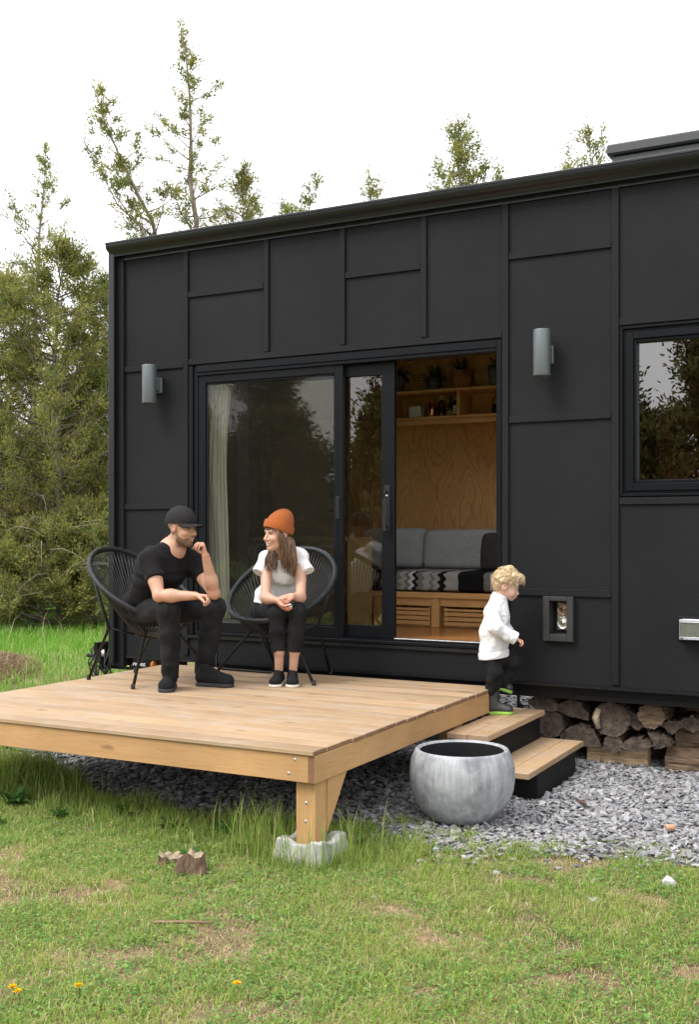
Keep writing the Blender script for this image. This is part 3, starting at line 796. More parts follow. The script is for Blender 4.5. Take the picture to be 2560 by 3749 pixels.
def M_rib(name, col, hd, A, bc):
    m, nt, out = newmat(name)
    tc = nd(nt, 'ShaderNodeTexCoord')
    sub = nd(nt, 'ShaderNodeVectorMath', operation='SUBTRACT'); nt.links.new(tc.outputs['Object'], sub.inputs[0]); sub.inputs[1].default_value = tuple(bc)
    d1 = nd(nt, 'ShaderNodeVectorMath', operation='DOT_PRODUCT'); nt.links.new(sub.outputs[0], d1.inputs[0]); d1.inputs[1].default_value = tuple(A[0])
    d2 = nd(nt, 'ShaderNodeVectorMath', operation='DOT_PRODUCT'); nt.links.new(sub.outputs[0], d2.inputs[0]); d2.inputs[1].default_value = tuple(A[1])
    ang = mth(nt, 'ARCTAN2', d2.outputs['Value'], d1.outputs['Value'])
    w = mth(nt, 'SINE', mth(nt, 'MULTIPLY', ang, 58.0))
    r = ramp(nt, [(.0, tuple(c * .72 for c in col)), (.6, col), (1, tuple(min(1, c * 1.08) for c in col))])
    nt.links.new(mth(nt, 'MULTIPLY_ADD', w, .5, .5), r.inputs[0])
    p = bsdf(nt, out, r.outputs[0], .9, 0, bump(nt, w, .9, .006), .2); p.inputs['Sheen Weight'].default_value = .1
    MATS[name] = m
    return m

# ---- toddler
def make_child():
    root = thing('person', 'blond toddler in white sweatshirt and black rubber boots stepping down off the deck', 'person', (0.038, 0.142, 0.397))
    hd = Head((0.106, 0.156, 1.307), D_(.92, .24, -.34), D_(.34, .05, .94), .93)
    nb = (0.032, 0.139, 1.196); pel = (0.003, 0.147, 0.854); chest = (0.038, 0.142, 1.089)
    sR, eR, wR = (0.030, 0.048, 1.132), (0.070, 0.001, 1.025), (0.199, 0.069, 0.948)
    sL, eL, wL = (0.009, 0.240, 1.126), (0.021, 0.280, 1.002), (0.082, 0.279, 0.954)
    hR, kR, aR = (0.005, 0.125, 0.793), (0.040, 0.081, 0.693), (0.005, 0.114, 0.540)
    hL, kL, aL = (0.014, 0.209, 0.798), (0.128, 0.224, 0.761), (0.042, 0.223, 0.620)
    F = Field(*bounds([nb, pel, sR, eR, wR, sL, aR, aL, kL, hd.p(.1, 0, .1), hd.p(-.1, 0, .14), hd.p(.1, 0, -.1)], .09), .0038)
    hd.sculpt(F, child=True)
    F.cone(hd.p(-.02, 0, -.045), nb, .044, .046, .02); F.cone(nb, pel, .044, .06, .03)
    for a, b, c in ((sR, eR, wR), (sL, eL, wL)): F.chain([a, b, c], [.034, .029, .020], .02)
    hand(F, wR, D_(.80, .1, -.45), D_(-.2, .5, -.8), -1, [(45, 40, 30)] * 4, .52, thumb=(.7, .4, .5))
    hand(F, wL, D_(.8, -.1, -.5), D_(-.2, -.4, -.9), 1, [(45, 40, 30)] * 4, .52)
    for a, b, c in ((hR, kR, aR), (hL, kL, aL)): F.cone(pel, a, .06, .05, .03); F.chain([a, b, c], [.05, .038, .03], .02)
    F.build('body', SKIN, root, face_pigment(hd, PC, child=True, hands=[lerp(eR, wR, 1.2)], blush=.6))
    fc = D_(.97, .2, 0)
    # sweatshirt with ribbed hem and collar
    G = Field(*bounds([nb, pel, sR, eR, wR, sL, eL, wL], .14), .0045)
    G.cone(pel, lerp(pel, chest, .5), .104, .108, .03, (fc, .98)); G.cone(lerp(pel, chest, .5), chest, .108, .086, .03, (fc, .92)); G.cone(chest, lerp(nb, hd.c, .20), .086, .062, .04)
    G.cone(sR, sL, .056, .056, .04)
    G.chain([sR, eR, wR], [.058, .052, .042], .02); G.chain([sL, eL, wL], [.056, .052, .042], .02)
    G.ripple(.0060, (34, 50, 70), 6)
    for w, e in ((wR, eR), (wL, eL)): G.cut(lerp(e, w, .99), np.array(w) - e, np.array(w) - .06, np.array(w) + .06)
    hem = (0.006, 0.148, 0.822)
    G.cut(hem, D_(.14, 0, -1), np.array(pel) - .16, np.array(pel) + .16)
    up = _n(np.array(hd.c) - nb + UZ * .06)
    G.ell(np.array(nb) + up * .075 + fc * .010, np.array([fc, _n(np.cross(UZ, fc)), UZ]), (.055, .052, .045), .004, sub=True)
    sw = G.build('sweatshirt', FLEECE, root)
    c = MB(); ax = _n(D_(-.28, 0, 1)); e1 = _n(np.cross(ax, TC)); e2 = np.cross(ax, e1); cc = lerp(nb, hd.c, .27) + IR * .002
    c.tube([cc + e1 * .056 * math.cos(a) + e2 * .052 * math.sin(a) for a in np.linspace(0, 2 * PI, 28)[:-1]], .0095, 8, closed=True)
    c.build('collar', FLEECE, sw)
    G = Field(*bounds([hem], .17), .0045)
    G.cone(np.array(hem) - UZ * .012, np.array(hem) + UZ * .02, .112, .112, .01, (fc, .98)); G.cut(np.array(hem) + UZ * .022, D_(-.14, 0, 1)); G.cut(np.array(hem) - UZ * .026, D_(.14, 0, -1))
    G.build('hem_band', FLEECE, sw)
    G = Field(*bounds([wR], .09), .004)
    G.cone(lerp(eR, wR, .80), lerp(eR, wR, 1.10), .047, .045, .01); dd = np.array(wR) - eR
    G.cut(lerp(eR, wR, 1.02), dd); G.cut(lerp(eR, wR, .78), -dd)
    G.build('cuff', FLEECE, sw)
    # trousers
    G = Field(*bounds([hR, kR, aR, hL, kL, aL, pel], .1), .005)
    G.cone(hR, hL, .066, .066, .04); G.cone(pel, lerp(hR, hL, .5), .08, .08, .03)
    G.chain([hR, kR, aR], [.062, .057, .046], .015); G.chain([hL, kL, aL], [.070, .060, .048], .015)
    G.ripple(.0036, (50, 75, 95), 8)
    G.build('trousers', DENIM, root)
    shoe(root, np.array(onz((-0.034, 0.104, 0.397), .400)), D_(.96, .2, 0), .190, .082, .075, BOOT, LIME, sole_h=.022, shaft=(.051, .195, .045), name='rubber_boot')
    dl = D_(.90, .08, -.30); hl = np.array((-0.053, 0.207, 0.584))
    shoe(root, hl, dl, .170, .076, .072, BOOT, LIME, sole_h=.022, up=_n(UZ + dl * .3), shaft=(.050, .14, .05), name='rubber_boot')
    # curls
    G = Field(*bounds([hd.p(-.11, -.1, -.08), hd.p(.1, .1, .15), hd.p(-.11, .1, .15), hd.p(.1, -.1, -.08)], .04), .0038)
    r = hd.s
    G.ell(hd.p(-.020, 0, .048), hd.A, (.101 * r, .089 * r, .092 * r), .01); G.ell(hd.p(-.062, 0, -.002), hd.A, (.052 * r, .068 * r, .068 * r), .03)
    rr = random.Random(3)
    for i in range(60):
        th = rr.uniform(0, 2 * PI); ph = rr.uniform(0, 1.9)
        v = V((-.02 + .1 * math.sin(ph) * math.cos(th), .088 * math.sin(ph) * math.sin(th), .048 + .094 * math.cos(ph)))
        if v.x > .045 and v.z < .07: continue
        if v.x > -.03 and v.z < .03: continue
        G.ell(hd.p(*v), hd.A, (.016 * r, .016 * r, .012 * r), .015)
    G.cone(hd.p(.12, 0, -.02), hd.p(.075, 0, .040), .052, .050, .01, sub=True)
    G.cone(hd.p(.0, -.14, -.02), hd.p(.0, -.07, -.02), .043, .040, .01, sub=True); G.cone(hd.p(.0, .14, -.02), hd.p(.0, .07, -.02), .043, .040, .01, sub=True)
    BL = [M_plain('blond_hair', (.52, .375, .215), .5, var=.2, scale=80, bstr=.4), M_plain('pale_blond_hair', (.70, .56, .38), .5, var=.2, scale=80, bstr=.3), M_plain('dark_blond_hair', (.36, .235, .12), .5, var=.2, scale=80, bstr=.3)]
    hair = G.build('hair', BL, root)
    cu = MB()
    for i in range(460):
        th = rr.uniform(0, 2 * PI); ph = rr.uniform(0, 2.15)
        x, y, z = -.02 + .1 * math.sin(ph) * math.cos(th), .09 * math.sin(ph) * math.sin(th), .048 + .095 * math.cos(ph)
        if (x > .062 and z < .075) or (x > -.035 and z < .02 and abs(y) > .03): continue
        if z < -.03: x -= .02
        base = V((x, y, z)); nn = (base - V((-.02, 0, .03))).normalized(); tn = nn.cross(V((rr.gauss(0, 1), rr.gauss(0, 1), rr.gauss(0, 1)))).normalized(); b2 = nn.cross(tn)
        R0 = rr.uniform(.008, .024); pts = []
        for k in range(12):
            a = k / 11 * rr.uniform(3.2, 5.2) ; 
            pts.append(hd.p(*(base + tn * (R0 * math.sin(a) + .012 * k / 11) + nn * (R0 * .6 * (1 - math.cos(a)) * .7 + .002) - V((0, 0, 1)) * .018 * (k / 11) + b2 * .004 * k / 11)))
        cu.tube(pts, [.0021 * (1 - .55 * k / 11) for k in range(12)], 4, rr.choice((0, 0, 1, 1, 2)))
    for i in range(60):          # the forelock hanging over the forehead
        y = rr.gauss(0, .034); p = V((.045 + rr.gauss(0, .012), y, .118 + rr.gauss(0, .006))); pts = []
        L = rr.uniform(.8, 1.1)
        for k in range(10):
            t = k / 9; pts.append(hd.p(*(p + V((.075 * t * L - .03 * t ** 3 + .012 * math.sin(5 * t + i), y * .3 * t + .006 * math.sin(6 * t + 2 * i), .012 * t - .075 * t ** 2.2 * L)))))
        cu.tube(pts, [.0021 * (1 - .6 * k / 9) for k in range(10)], 4, rr.choice((0, 1, 1)))
    cu.build('curls', BL, hair)
    return root

# ------------------------------------------------------------------ light, sky, camera
def make_world():
    w = bpy.data.worlds.new('World'); bpy.context.scene.world = w; w.use_nodes = True
    nt = w.node_tree
    bg = nt.nodes['Background']
    sky = nt.nodes.new('ShaderNodeTexSky'); sky.sky_type = 'NISHITA'; sky.sun_disc = False
    sky.sun_elevation = math.radians(SUN_EL); sky.sun_rotation = math.radians(SUN_ROT); sky.dust_density = 4.0; sky.air_density = 1.2
    # closed white cloud deck, a little brighter overhead than at the horizon
    tc = nt.nodes.new('ShaderNodeTexCoord'); sp = nt.nodes.new('ShaderNodeSeparateXYZ'); nt.links.new(tc.outputs['Generated'], sp.inputs[0])
    mr = nt.nodes.new('ShaderNodeMapRange'); mr.inputs[1].default_value = 0.0; mr.inputs[2].default_value = 1.0; mr.inputs[3].default_value = CLOUD * .85; mr.inputs[4].default_value = CLOUD * 1.25
    nt.links.new(sp.outputs[2], mr.inputs[0])
    n = nt.nodes.new('ShaderNodeTexNoise'); n.inputs['Scale'].default_value = 2.0; n.inputs['Detail'].default_value = 5; nt.links.new(tc.outputs['Generated'], n.inputs['Vector'])
    k = mth(nt, 'MULTIPLY', mr.outputs[0], mth(nt, 'MULTIPLY_ADD', n.outputs[0], .2, .9))
    cmb = nt.nodes.new('ShaderNodeCombineColor')
    nt.links.new(k, cmb.inputs[0]); nt.links.new(k, cmb.inputs[1]); nt.links.new(mth(nt, 'MULTIPLY', k, 1.03), cmb.inputs[2])
    nt.links.new(mixc(nt, .88, sky.outputs[0], cmb.outputs[0]), bg.inputs[0])
    bg.inputs[1].default_value = .1
    l = bpy.data.lights.new('sun', 'SUN'); l.energy = SUN_E; l.angle = math.radians(25); l.color = (1, .965, .91)
    o = bpy.data.objects.new('sun', l); C.objects.link(o)
    el, az = math.radians(SUN_EL), math.radians(SUN_ROT)
    d = V((math.sin(az) * math.cos(el), math.cos(az) * math.cos(el), math.sin(el)))     # towards the sun
    o.rotation_euler = (-d).to_track_quat('-Z', 'Y').to_euler(); o.location = (0, -12, 14)
    cam = bpy.data.cameras.new('camera'); c = bpy.data.objects.new('camera', cam); C.objects.link(c)
    c.location = (2.740, -7.251, 1.680); c.rotation_euler = (PI / 2, 0, math.radians(27.8))
    cam.sensor_fit = 'HORIZONTAL'; cam.sensor_width = 36; cam.lens = 56.257; cam.shift_y = .0315; cam.clip_end = 500; cam.clip_start = .05
    sc = bpy.context.scene; sc.camera = c
    sc.view_settings.view_transform = 'Standard'; sc.view_settings.look = 'None'; sc.view_settings.exposure = EXPO; sc.view_settings.gamma = 1
    sc.cycles.max_bounces = 10; sc.cycles.transparent_max_bounces = 24; sc.cycles.diffuse_bounces = 5; sc.cycles.glossy_bounces = 5
    sc.cycles.use_denoising = True
    sc.cycles.sample_clamp_indirect = 8

SUN_EL, SUN_ROT, SUN_E, CLOUD, EXPO = 52.0, 215.0, 1.3, 9.5, 1.22

# ------------------------------------------------------------------ the tiny house on its trailer
def make_house():
    H = thing('tiny_house', 'black tiny house on a trailer with board and batten siding and a sliding glass door', 'house', (0, 1.3, 0))
    SID = M_siding(); FR = M_plain('black_window_frame', (.0062, .0070, .0090), .36, var=.06, scale=40, bstr=.04, spec=.14)
    GUT = M_plain('black_gutter_metal', (.0065, .0078, .0095), .30, 0, var=.1, scale=8, bstr=.05, spec=.45)
    TRIM = M_siding(); TRIM.name = 'black_painted_trim'
    STEEL = M_plain('black_trailer_steel', (.005, .005, .0055), .45, var=.2, bstr=.1, spec=.2)
    PLY = M_plywood(); PINE = M_wood('pine_board', (.60, .36, .15), (.45, .22, .075), 0, rough=.5); FLOOR = M_wood('oiled_floor', (.36, .16, .05), (.22, .085, .025), 0, board=.12, board_axis=1, rough=.22, knots=False, spec=.5)
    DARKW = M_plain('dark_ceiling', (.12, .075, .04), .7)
    # front wall: siding sheet with openings for the door, the window and the light box
    xs = [-3.34, -2.56, .475, .125, .595, .945, 2.75, 4.6]; zs = [.665, .865, .998, 1.225, 1.925, 3.045, 3.055, 4.06]
    holes = [(-2.56, .125, .865, 3.045), (.945, 2.75, 1.925, 3.055), (.475, .595, .998, 1.225)]
    xs = sorted(set(xs)); zs = sorted(set(zs)); mb = MB()
    grid = {}
    for i in range(len(xs) - 1):
        for j in range(len(zs) - 1):
            cx, cz = (xs[i] + xs[i + 1]) / 2, (zs[j] + zs[j + 1]) / 2
            grid[i, j] = not any(a < cx < b and c < cz < d for a, b, c, d in holes)
    T = .13
    for (i, j), s in grid.items():
        if not s: continue
        x0, x1, z0, z1 = xs[i], xs[i + 1], zs[j], zs[j + 1]
        mb.add([(x0, 0, z0), (x1, 0, z0), (x1, 0, z1), (x0, 0, z1)], [(0, 1, 2, 3)]); mb.add([(x0, T, z0), (x1, T, z0), (x1, T, z1), (x0, T, z1)], [(3, 2, 1, 0)])
        for di, dj, q in ((-1, 0, ((x0, z0), (x0, z1))), (1, 0, ((x1, z0), (x1, z1))), (0, -1, ((x0, z0), (x1, z0))), (0, 1, ((x0, z1), (x1, z1)))):
            if not grid.get((i + di, j + dj), False):
                (a, b), (c, d) = q
                mb.add([(a, 0, b), (c, 0, d), (c, T, d), (a, T, b)], [(0, 1, 2, 3)])
    mb.build('front_wall', SID, H)
    def batten(x0, x1, z0, z1, t=.019):
        b = MB(); b.box(x0, x1, -t, -.0015, z0, z1, bev=.002); return b.build('batten', TRIM, H)
    for x0, x1, z0, z1 in ((-2.604, -2.56, .70, 4.0), (-1.833, -1.789, 3.10, 4.0), (-1.16, -1.115, 3.10, 4.0), (-.493, -.448, 3.10, 4.0), (.128, .174, .68, 4.0), (.895, .942, .68, 4.0), (2.755, 2.80, .68, 4.0),
                           (-3.21, -2.608, 3.035, 3.08), (-2.556, -1.837, 3.597, 3.642), (-1.111, -.497, 3.596, 3.641), (.178, .891, 3.585, 3.63), (.178, .891, 2.450, 2.495), (.178, .891, 1.258, 1.306), (-3.21, -2.608, 1.885, 1.928),
                           (.946, 2.751, 3.060, 3.105), (.946, 2.751, 1.875, 1.920), (-2.556, .124, 3.050, 3.095)):
        batten(x0, x1, z0, z1, .019 if x1 - x0 < .1 else .016)
    b = MB(); b.box(-3.345, -3.214, -.028, .10, .57, 4.02, bev=.003); b.box(-3.353, -3.346, -.03, .12, .57, 4.02); b.build('corner_post', TRIM, H)
    b = MB(); b.box(-3.335, -3.275, -.082, -.030, .60, 4.03, bev=.008); b.box(-3.338, -3.272, -.085, -.029, 2.17, 2.19); b.build('downspout', GUT, H)
    b = MB(); b.box(-3.21, 4.6, -.010, .12, .642, .664); b.box(-2.56, .124, -.018, -.001, .84, .864); b.build('drip_edge', GUT, H)
    # roof and ogee gutter
    prof = [(-.126, 4.112), (-.130, 4.109), (-.130, 4.097), (-.125, 4.092), (-.124, 4.076), (-.120, 4.064), (-.112, 4.053), (-.100, 4.044), (-.089, 4.036), (-.080, 4.026), (-.076, 4.016), (-.075, 4.002), (-.02, 4.002), (-.02, 4.102), (-.117, 4.102), (-.119, 4.112)]
    b = MB(); b.prism(prof, 0, -3.325, 4.62); b.sm = [len(q) == 4 for q in b.f]; me = b.mesh('gutter'); go = link('gutter', me, GUT, H); go.data.set_sharp_from_angle(angle=math.radians(38))
    b = MB(); b.box(-3.325, 4.62, -.0195, -.001, 3.975, 4.105); b.build('fascia', GUT, H)
    rp = lambda a, c: [(a, 4.061), (c, 4.061), (c, 4.108 + .0172 * c), (a, 4.108 + .0172 * a)]
    b = MB(); b.prism(rp(.004, .45), 0, -3.34, 4.62); b.prism(rp(1.25, 2.62), 0, -3.34, 4.62); b.prism(rp(.45, 1.25), 0, -3.34, -1.4); b.prism(rp(.45, 1.25), 0, .6, .78); b.prism(rp(.45, 1.25), 0, .78, 4.62); b.build('roof', GUT, H)
    g = MB(); g.box(-1.4, .6, .45, 1.25, 4.06, 4.066); g.build('added_skylight_glass', M_glass('added_skylight_glass'), H)  # unseen skylight, added to brighten the room below
    sk = MB(); sk.box(.822, 4.4, .275, 2.2, 4.06, 4.285, bev=.006); sk.box(.790, 4.43, .245, 2.23, 4.29, 4.365, bev=.012); sk.build('roof_hatch', M_plain('grey_roof_metal', (.045, .047, .050), .5, var=.1, bstr=.05), H)
    # other walls; the windows in the back and the ends are added to light the inside
    def wall_with_holes(name, axis, pos0, pos1, a, b, z0, z1, holes, mat):
        us = sorted({a, b, *[h[0] for h in holes], *[h[1] for h in holes]}); ws = sorted({z0, z1, *[h[2] for h in holes], *[h[3] for h in holes]})
        w = MB()
        for i in range(len(us) - 1):
            for j in range(len(ws) - 1):
                u, z = (us[i] + us[i + 1]) / 2, (ws[j] + ws[j + 1]) / 2
                if any(h[0] < u < h[1] and h[2] < z < h[3] for h in holes): continue
                if axis == 'x': w.box(us[i], us[i + 1], pos0, pos1, ws[j], ws[j + 1])
                else: w.box(pos0, pos1, us[i], us[i + 1], ws[j], ws[j + 1])
        return w.build(name, mat, H)
    bh = [(1.7, 3.2, 1.9, 3.2)]
    wall_with_holes('back_wall', 'x', 2.32, 2.36, -3.2, 4.45, .905, 4.05, bh, PLY)
    wall_with_holes('back_siding', 'x', 2.361, 2.44, -3.34, 4.6, .665, 4.06, bh, SID)
    wall_with_holes('end_wall', 'y', -3.34, -3.202, .131, 2.319, .665, 4.06, [(.75, 2.25, 1.75, 2.86)], SID)
    wall_with_holes('end_wall', 'y', 4.46, 4.6, .131, 2.319, .665, 4.06, [(.7, 1.9, 1.7, 3.2)], SID)
    b = MB(); b.box(-3.2, 4.45, .132, 2.318, .80, .905); b.build('floor', FLOOR, H)
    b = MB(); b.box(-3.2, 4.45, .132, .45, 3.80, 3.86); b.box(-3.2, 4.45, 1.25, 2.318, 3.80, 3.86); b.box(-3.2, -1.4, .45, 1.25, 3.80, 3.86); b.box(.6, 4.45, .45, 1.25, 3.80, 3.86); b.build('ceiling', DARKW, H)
    def inner(x0, x1, z0, z1):
        w = MB(); w.box(x0, x1, .1305, .15, z0, z1); return w
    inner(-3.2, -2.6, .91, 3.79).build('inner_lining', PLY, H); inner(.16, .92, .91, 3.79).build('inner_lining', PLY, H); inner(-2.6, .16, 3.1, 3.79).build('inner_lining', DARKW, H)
    # trailer frame
    b = MB(); b.box(-2.45, 4.6, .035, .10, .556, .641); b.box(-2.45, 4.6, .024, .0345, .600, .608); b.box(-2.45, 4.6, 2.0, 2.1, .556, .641)
    for x in (-1.9, -.6, .7, 2.0, 3.3): b.box(x, x + .08, .101, 2.0, .56, .64)
    b.build('trailer_frame', STEEL, H)
    b = MB(); b.box(-3.34, 4.6, .101, 2.32, .667, .79); b.build('underfloor', STEEL, H)
    # glazing
    GL = M_glass('clear_glass', refl=1.35); GLW = M_glass('window_glass', (.40, .38, .34), refl=4.2)
    SCR = M_glass('insect_screen', (.94, .94, .92), refl=.25, haze=.06, hazecol=(.085, .08, .065))
    # sliding door: outer frame, fixed leaf, sliding leaf
    f = MB(); f.box(-2.555, -2.515, -.012, .12, .868, 3.04, bev=.003); f.box(-2.513, -2.476, .004, .12, .868, 3.04, bev=.003); f.box(.084, .122, -.012, .12, .868, 3.04, bev=.003)
    f.box(-2.475, .083, -.012, .12, 2.985, 3.04, bev=.003); f.box(-2.475, .083, -.004, .12, 2.958, 2.984, bev=.003); f.box(-2.475, .083, -.012, .12, .868, .893, bev=.003); f.box(-2.475, .083, .02, .05, .894, .905)
    door = f.build('door_frame', FR, H)
    t = MB(); t.box(-.74, .083, .055, .128, .8935, .910, bev=.002); t.build('threshold', M_plain('brushed_aluminium', (.75, .75, .74), .25, .9, bstr=.05), door)
    f = MB(); frame_boxes(f, -2.474, -1.148, .894, 2.957, .068, .012, .052, wb=.085, wt=.060); frame_boxes(f, -2.405, -1.217, .980, 2.896, .014, .022, .045)
    fl = f.build('fixed_leaf', FR, H)
    g = MB(); g.box(-2.391, -1.231, .036, .040, .994, 2.882); g.build('glass', M_glass('screened_glass', (.86, .86, .84), refl=.22), fl)
    g = MB(); g.box(-2.391, -1.231, .024, .026, .994, 2.882); g.build('insect_screen', SCR, fl)
    g = MB(); g.box(-1.205, -1.172, .004, .0115, 1.79, 1.965, bev=.003); g.box(-1.198, -1.179, -.001, .0038, 1.80, 1.955, bev=.001); g.build('recessed_pull', M_plain('dark_handle_metal', (.03, .031, .034), .3, .5, bstr=0), fl)
    f = MB(); frame_boxes(f, -2.13, -.738, .9055, 2.957, .106, .058, .098, wb=.092, wt=.092); 
    sl = f.build('sliding_leaf', FR, H)
    g = MB(); g.box(-2.024, -.845, .076, .080, .998, 2.865); g.build('glass', M_glass('coated_glass', (.66, .66, .62), refl=1.9), sl)
    g = MB(); g.box(-.822, -.775, .050, .0575, 1.70, 2.04, bev=.003); g.box(-.807, -.790, .012, .0495, 1.98, 2.0, bev=.002); g.box(-.807, -.790, .012, .0495, 1.73, 1.75, bev=.002); g.box(-.812, -.786, .002, .0115, 1.70, 1.935, bev=.003)
    g.build('pull_handle', M_plain('dark_handle_metal', (.03, .031, .034), .3, .5, bstr=0), sl)
    g = MB(); g.lathe([(0, -.004), (.008, -.003), (.009, 0)], 12, M=Matrix.Translation((-.797, .0495, 1.965)) @ Matrix.Rotation(-PI / 2, 4, 'X')); g.build('lock_cylinder', SILVER, sl)
    # picture window
    f = MB(); frame_boxes(f, .948, 2.747, 1.928, 3.052, .018, -.014, .11); frame_boxes(f, .967, 2.728, 1.947, 3.033, .016, .004, .11); frame_boxes(f, .984, 2.711, 1.964, 3.016, .050, -.006, .10); frame_boxes(f, 1.035, 2.660, 2.015, 2.965, .020, .010, .09)
    wf = f.build('window', FR, H)
    g = MB(); g.box(1.0555, 2.6395, .050, .055, 2.0355, 2.9445); g.build('glass', GLW, wf)
    # interior seen behind the picture window: a post and a dark fridge side
    b = MB(); b.box(.95, 1.12, .30, .42, .91, 3.79); b.build('inner_post', PINE, H)
    for x0, x1, z0, z1 in bh:  # window added in the back wall as a light source for the room
        f = MB(); frame_boxes(f, x0 + .001, x1 - .001, z0 + .001, z1 - .001, .05, 2.325, 2.43); o = f.build('added_rear_window', FR, H)
        g = MB(); g.box(x0 + .051, x1 - .051, 2.38, 2.385, z0 + .051, z1 - .051); g.build('glass', GL, o)
    for xa, ya, yb, za, zb in ((-3.3, .75, 2.25, 1.75, 2.86), (4.5, .7, 1.9, 1.7, 3.2)):  # end wall windows, added to bring more daylight inside
        f = MB(); w = .05
        f.box(xa, xa + .06, ya + .001, ya + w, za + .001, zb - .001); f.box(xa, xa + .06, yb - w, yb - .001, za + .001, zb - .001); f.box(xa, xa + .06, ya + w, yb - w, za + .001, za + w); f.box(xa, xa + .06, ya + w, yb - w, zb - w, zb - .001)
        o = f.build('added_end_window', FR, H)
        g = MB(); g.box(xa + .025, xa + .03, ya + w + .001, yb - w - .001, za + w + .001, zb - w - .001); g.build('glass', M_glass('tinted_end_glass', (.30, .34, .28)) if xa < 0 else GL, o)
    # trailer tongue in front of the left end, with its lettering and marker light
    b = MB(); b.prism([(.45, .47), (.58, .47), (.58, .66), (.45, .66)], 0, -3.80, -3.0); b.box(-3.86, -3.79, .42, .64, .46, .70); b.box(-3.85, -3.81, .34, .70, .60, .71); b.box(-4.08, -3.86, .49, .545, .55, .585, bev=.012)
    tg = b.build('trailer_tongue', STEEL, H)
    b = MB(); rr = random.Random(8)
    for i in range(16):
        x = -3.80 + rr.uniform(-.10, .10); b.tube([(x, .42 + rr.uniform(-.05, .03), .66), (x + rr.uniform(-.07, .07), .36, .52), (x + rr.uniform(-.12, .12), .40, .25 + rr.uniform(0, .2)), (x + rr.uniform(-.1, .1), .45, .03)], .006, 5)
    b.tube([(-3.56, .43, .66), (-3.68, .41, .62), (-3.76, .40, .45), (-3.81, .40, .2), (-3.83, .42, .02)], .011, 6)
    b.tube([(-3.83, .36, .70), (-3.90, .35, .64), (-3.86, .35, .56), (-3.78, .36, .52)], .006, 6)
    b.build('hose', M_plain('black_hose', (.012, .012, .012), .5, bstr=0), tg)
    b = MB(); b.lathe([(0, -.02), (.03, -.016), (.036, 0)], 14, M=Matrix.Translation((-3.80, .395, .61)) @ Matrix.Rotation(-PI / 2, 4, 'X')); b.build('cap_nut', SILVER, tg)
    b = MB(); b.lathe([(0, -.022), (.028, -.018), (.036, -.006), (.038, 0)], 18, M=Matrix.Translation((-3.265, .449, .530)) @ Matrix.Rotation(-PI / 2, 4, 'X')); b.build('marker_light', M_plain('amber_lens', (.75, .20, .012), .25, bstr=0), tg)
    YEL = M_plain('yellow_paint', (.80, .70, .03), .5, bstr=0); WHI = M_plain('white_paint', (.75, .75, .75), .5, bstr=0)
    def text(body, x, y, z, size, mat, parent, name='lettering', ext=.002):
        c = bpy.data.curves.new(name, 'FONT'); c.body = body; c.size = size; c.extrude = ext; c.align_x = 'LEFT'
        o = bpy.data.objects.new(name, c); C.objects.link(o)
        bpy.context.view_layer.update()
        me = bpy.data.meshes.new_from_object(o.evaluated_get(bpy.context.evaluated_depsgraph_get()))
        bpy.data.objects.remove(o); bpy.data.curves.remove(c); me.name = name
        me.transform(Matrix.Translation((x, y, z)) @ Matrix.Rotation(PI / 2, 4, 'X')); me.materials.clear()
        return link(name, me, mat, parent)
    text('d', -3.585, .447, .500, .105, YEL, tg); text('www.', -3.52, .447, .512, .058, WHI, tg); text('at', -3.40, .447, .512, .058, WHI, tg); text('kase.', -3.76, .447, .560, .075, WHI, tg)
    # conduit post and pipe below the frame
    b = MB(); b.tube([(.07, .5, .0), (.07, .5, .56)], .012, 8); b.tube([(-.2, .52, .50), (.2, .52, .50)], .014, 8); b.build('service_pipe', M_plain('galvanised', (.4, .4, .4), .4, .7, bstr=.1), H)
    for x in (-2.2, .45, 3.6):
        b = MB(); b.box(x, x + .2, 1.2, 1.6, -.05, .544); b.build('support_pier', M_plain('grey_block', (.2, .2, .2), .9), H)
    return text

def wall_lamp(x, label):
    t = thing('wall_lamp', label, 'lamp', (x, 0, 2.75), 0, 'cylinder lamps on the black wall')
    G = M_plain('grey_lamp_metal', (.115, .13, .137), .5, .35, var=.06, scale=400, bstr=.25, bdist=.001)
    b = MB(); b.lathe([(.048, .002), (.056, .0), (.058, .006), (.058, .309), (.056, .315), (.048, .313), (.046, .28), (0, .28)], 32, (x, -.115, 2.745)); b.lathe([(0, .03), (.045, .03), (.048, .002)], 32, (x, -.115, 2.745))
    b.build('shade', G, t)
    b = MB(); b.box(x - .050, x + .050, -.026, -.001, 2.838, 2.965, bev=.004); b.build('backplate', G, t)
    b = MB(); b.box(x - .03, x + .03, -.062, -.0265, 2.86, 2.945); b.build('arm', G, t)

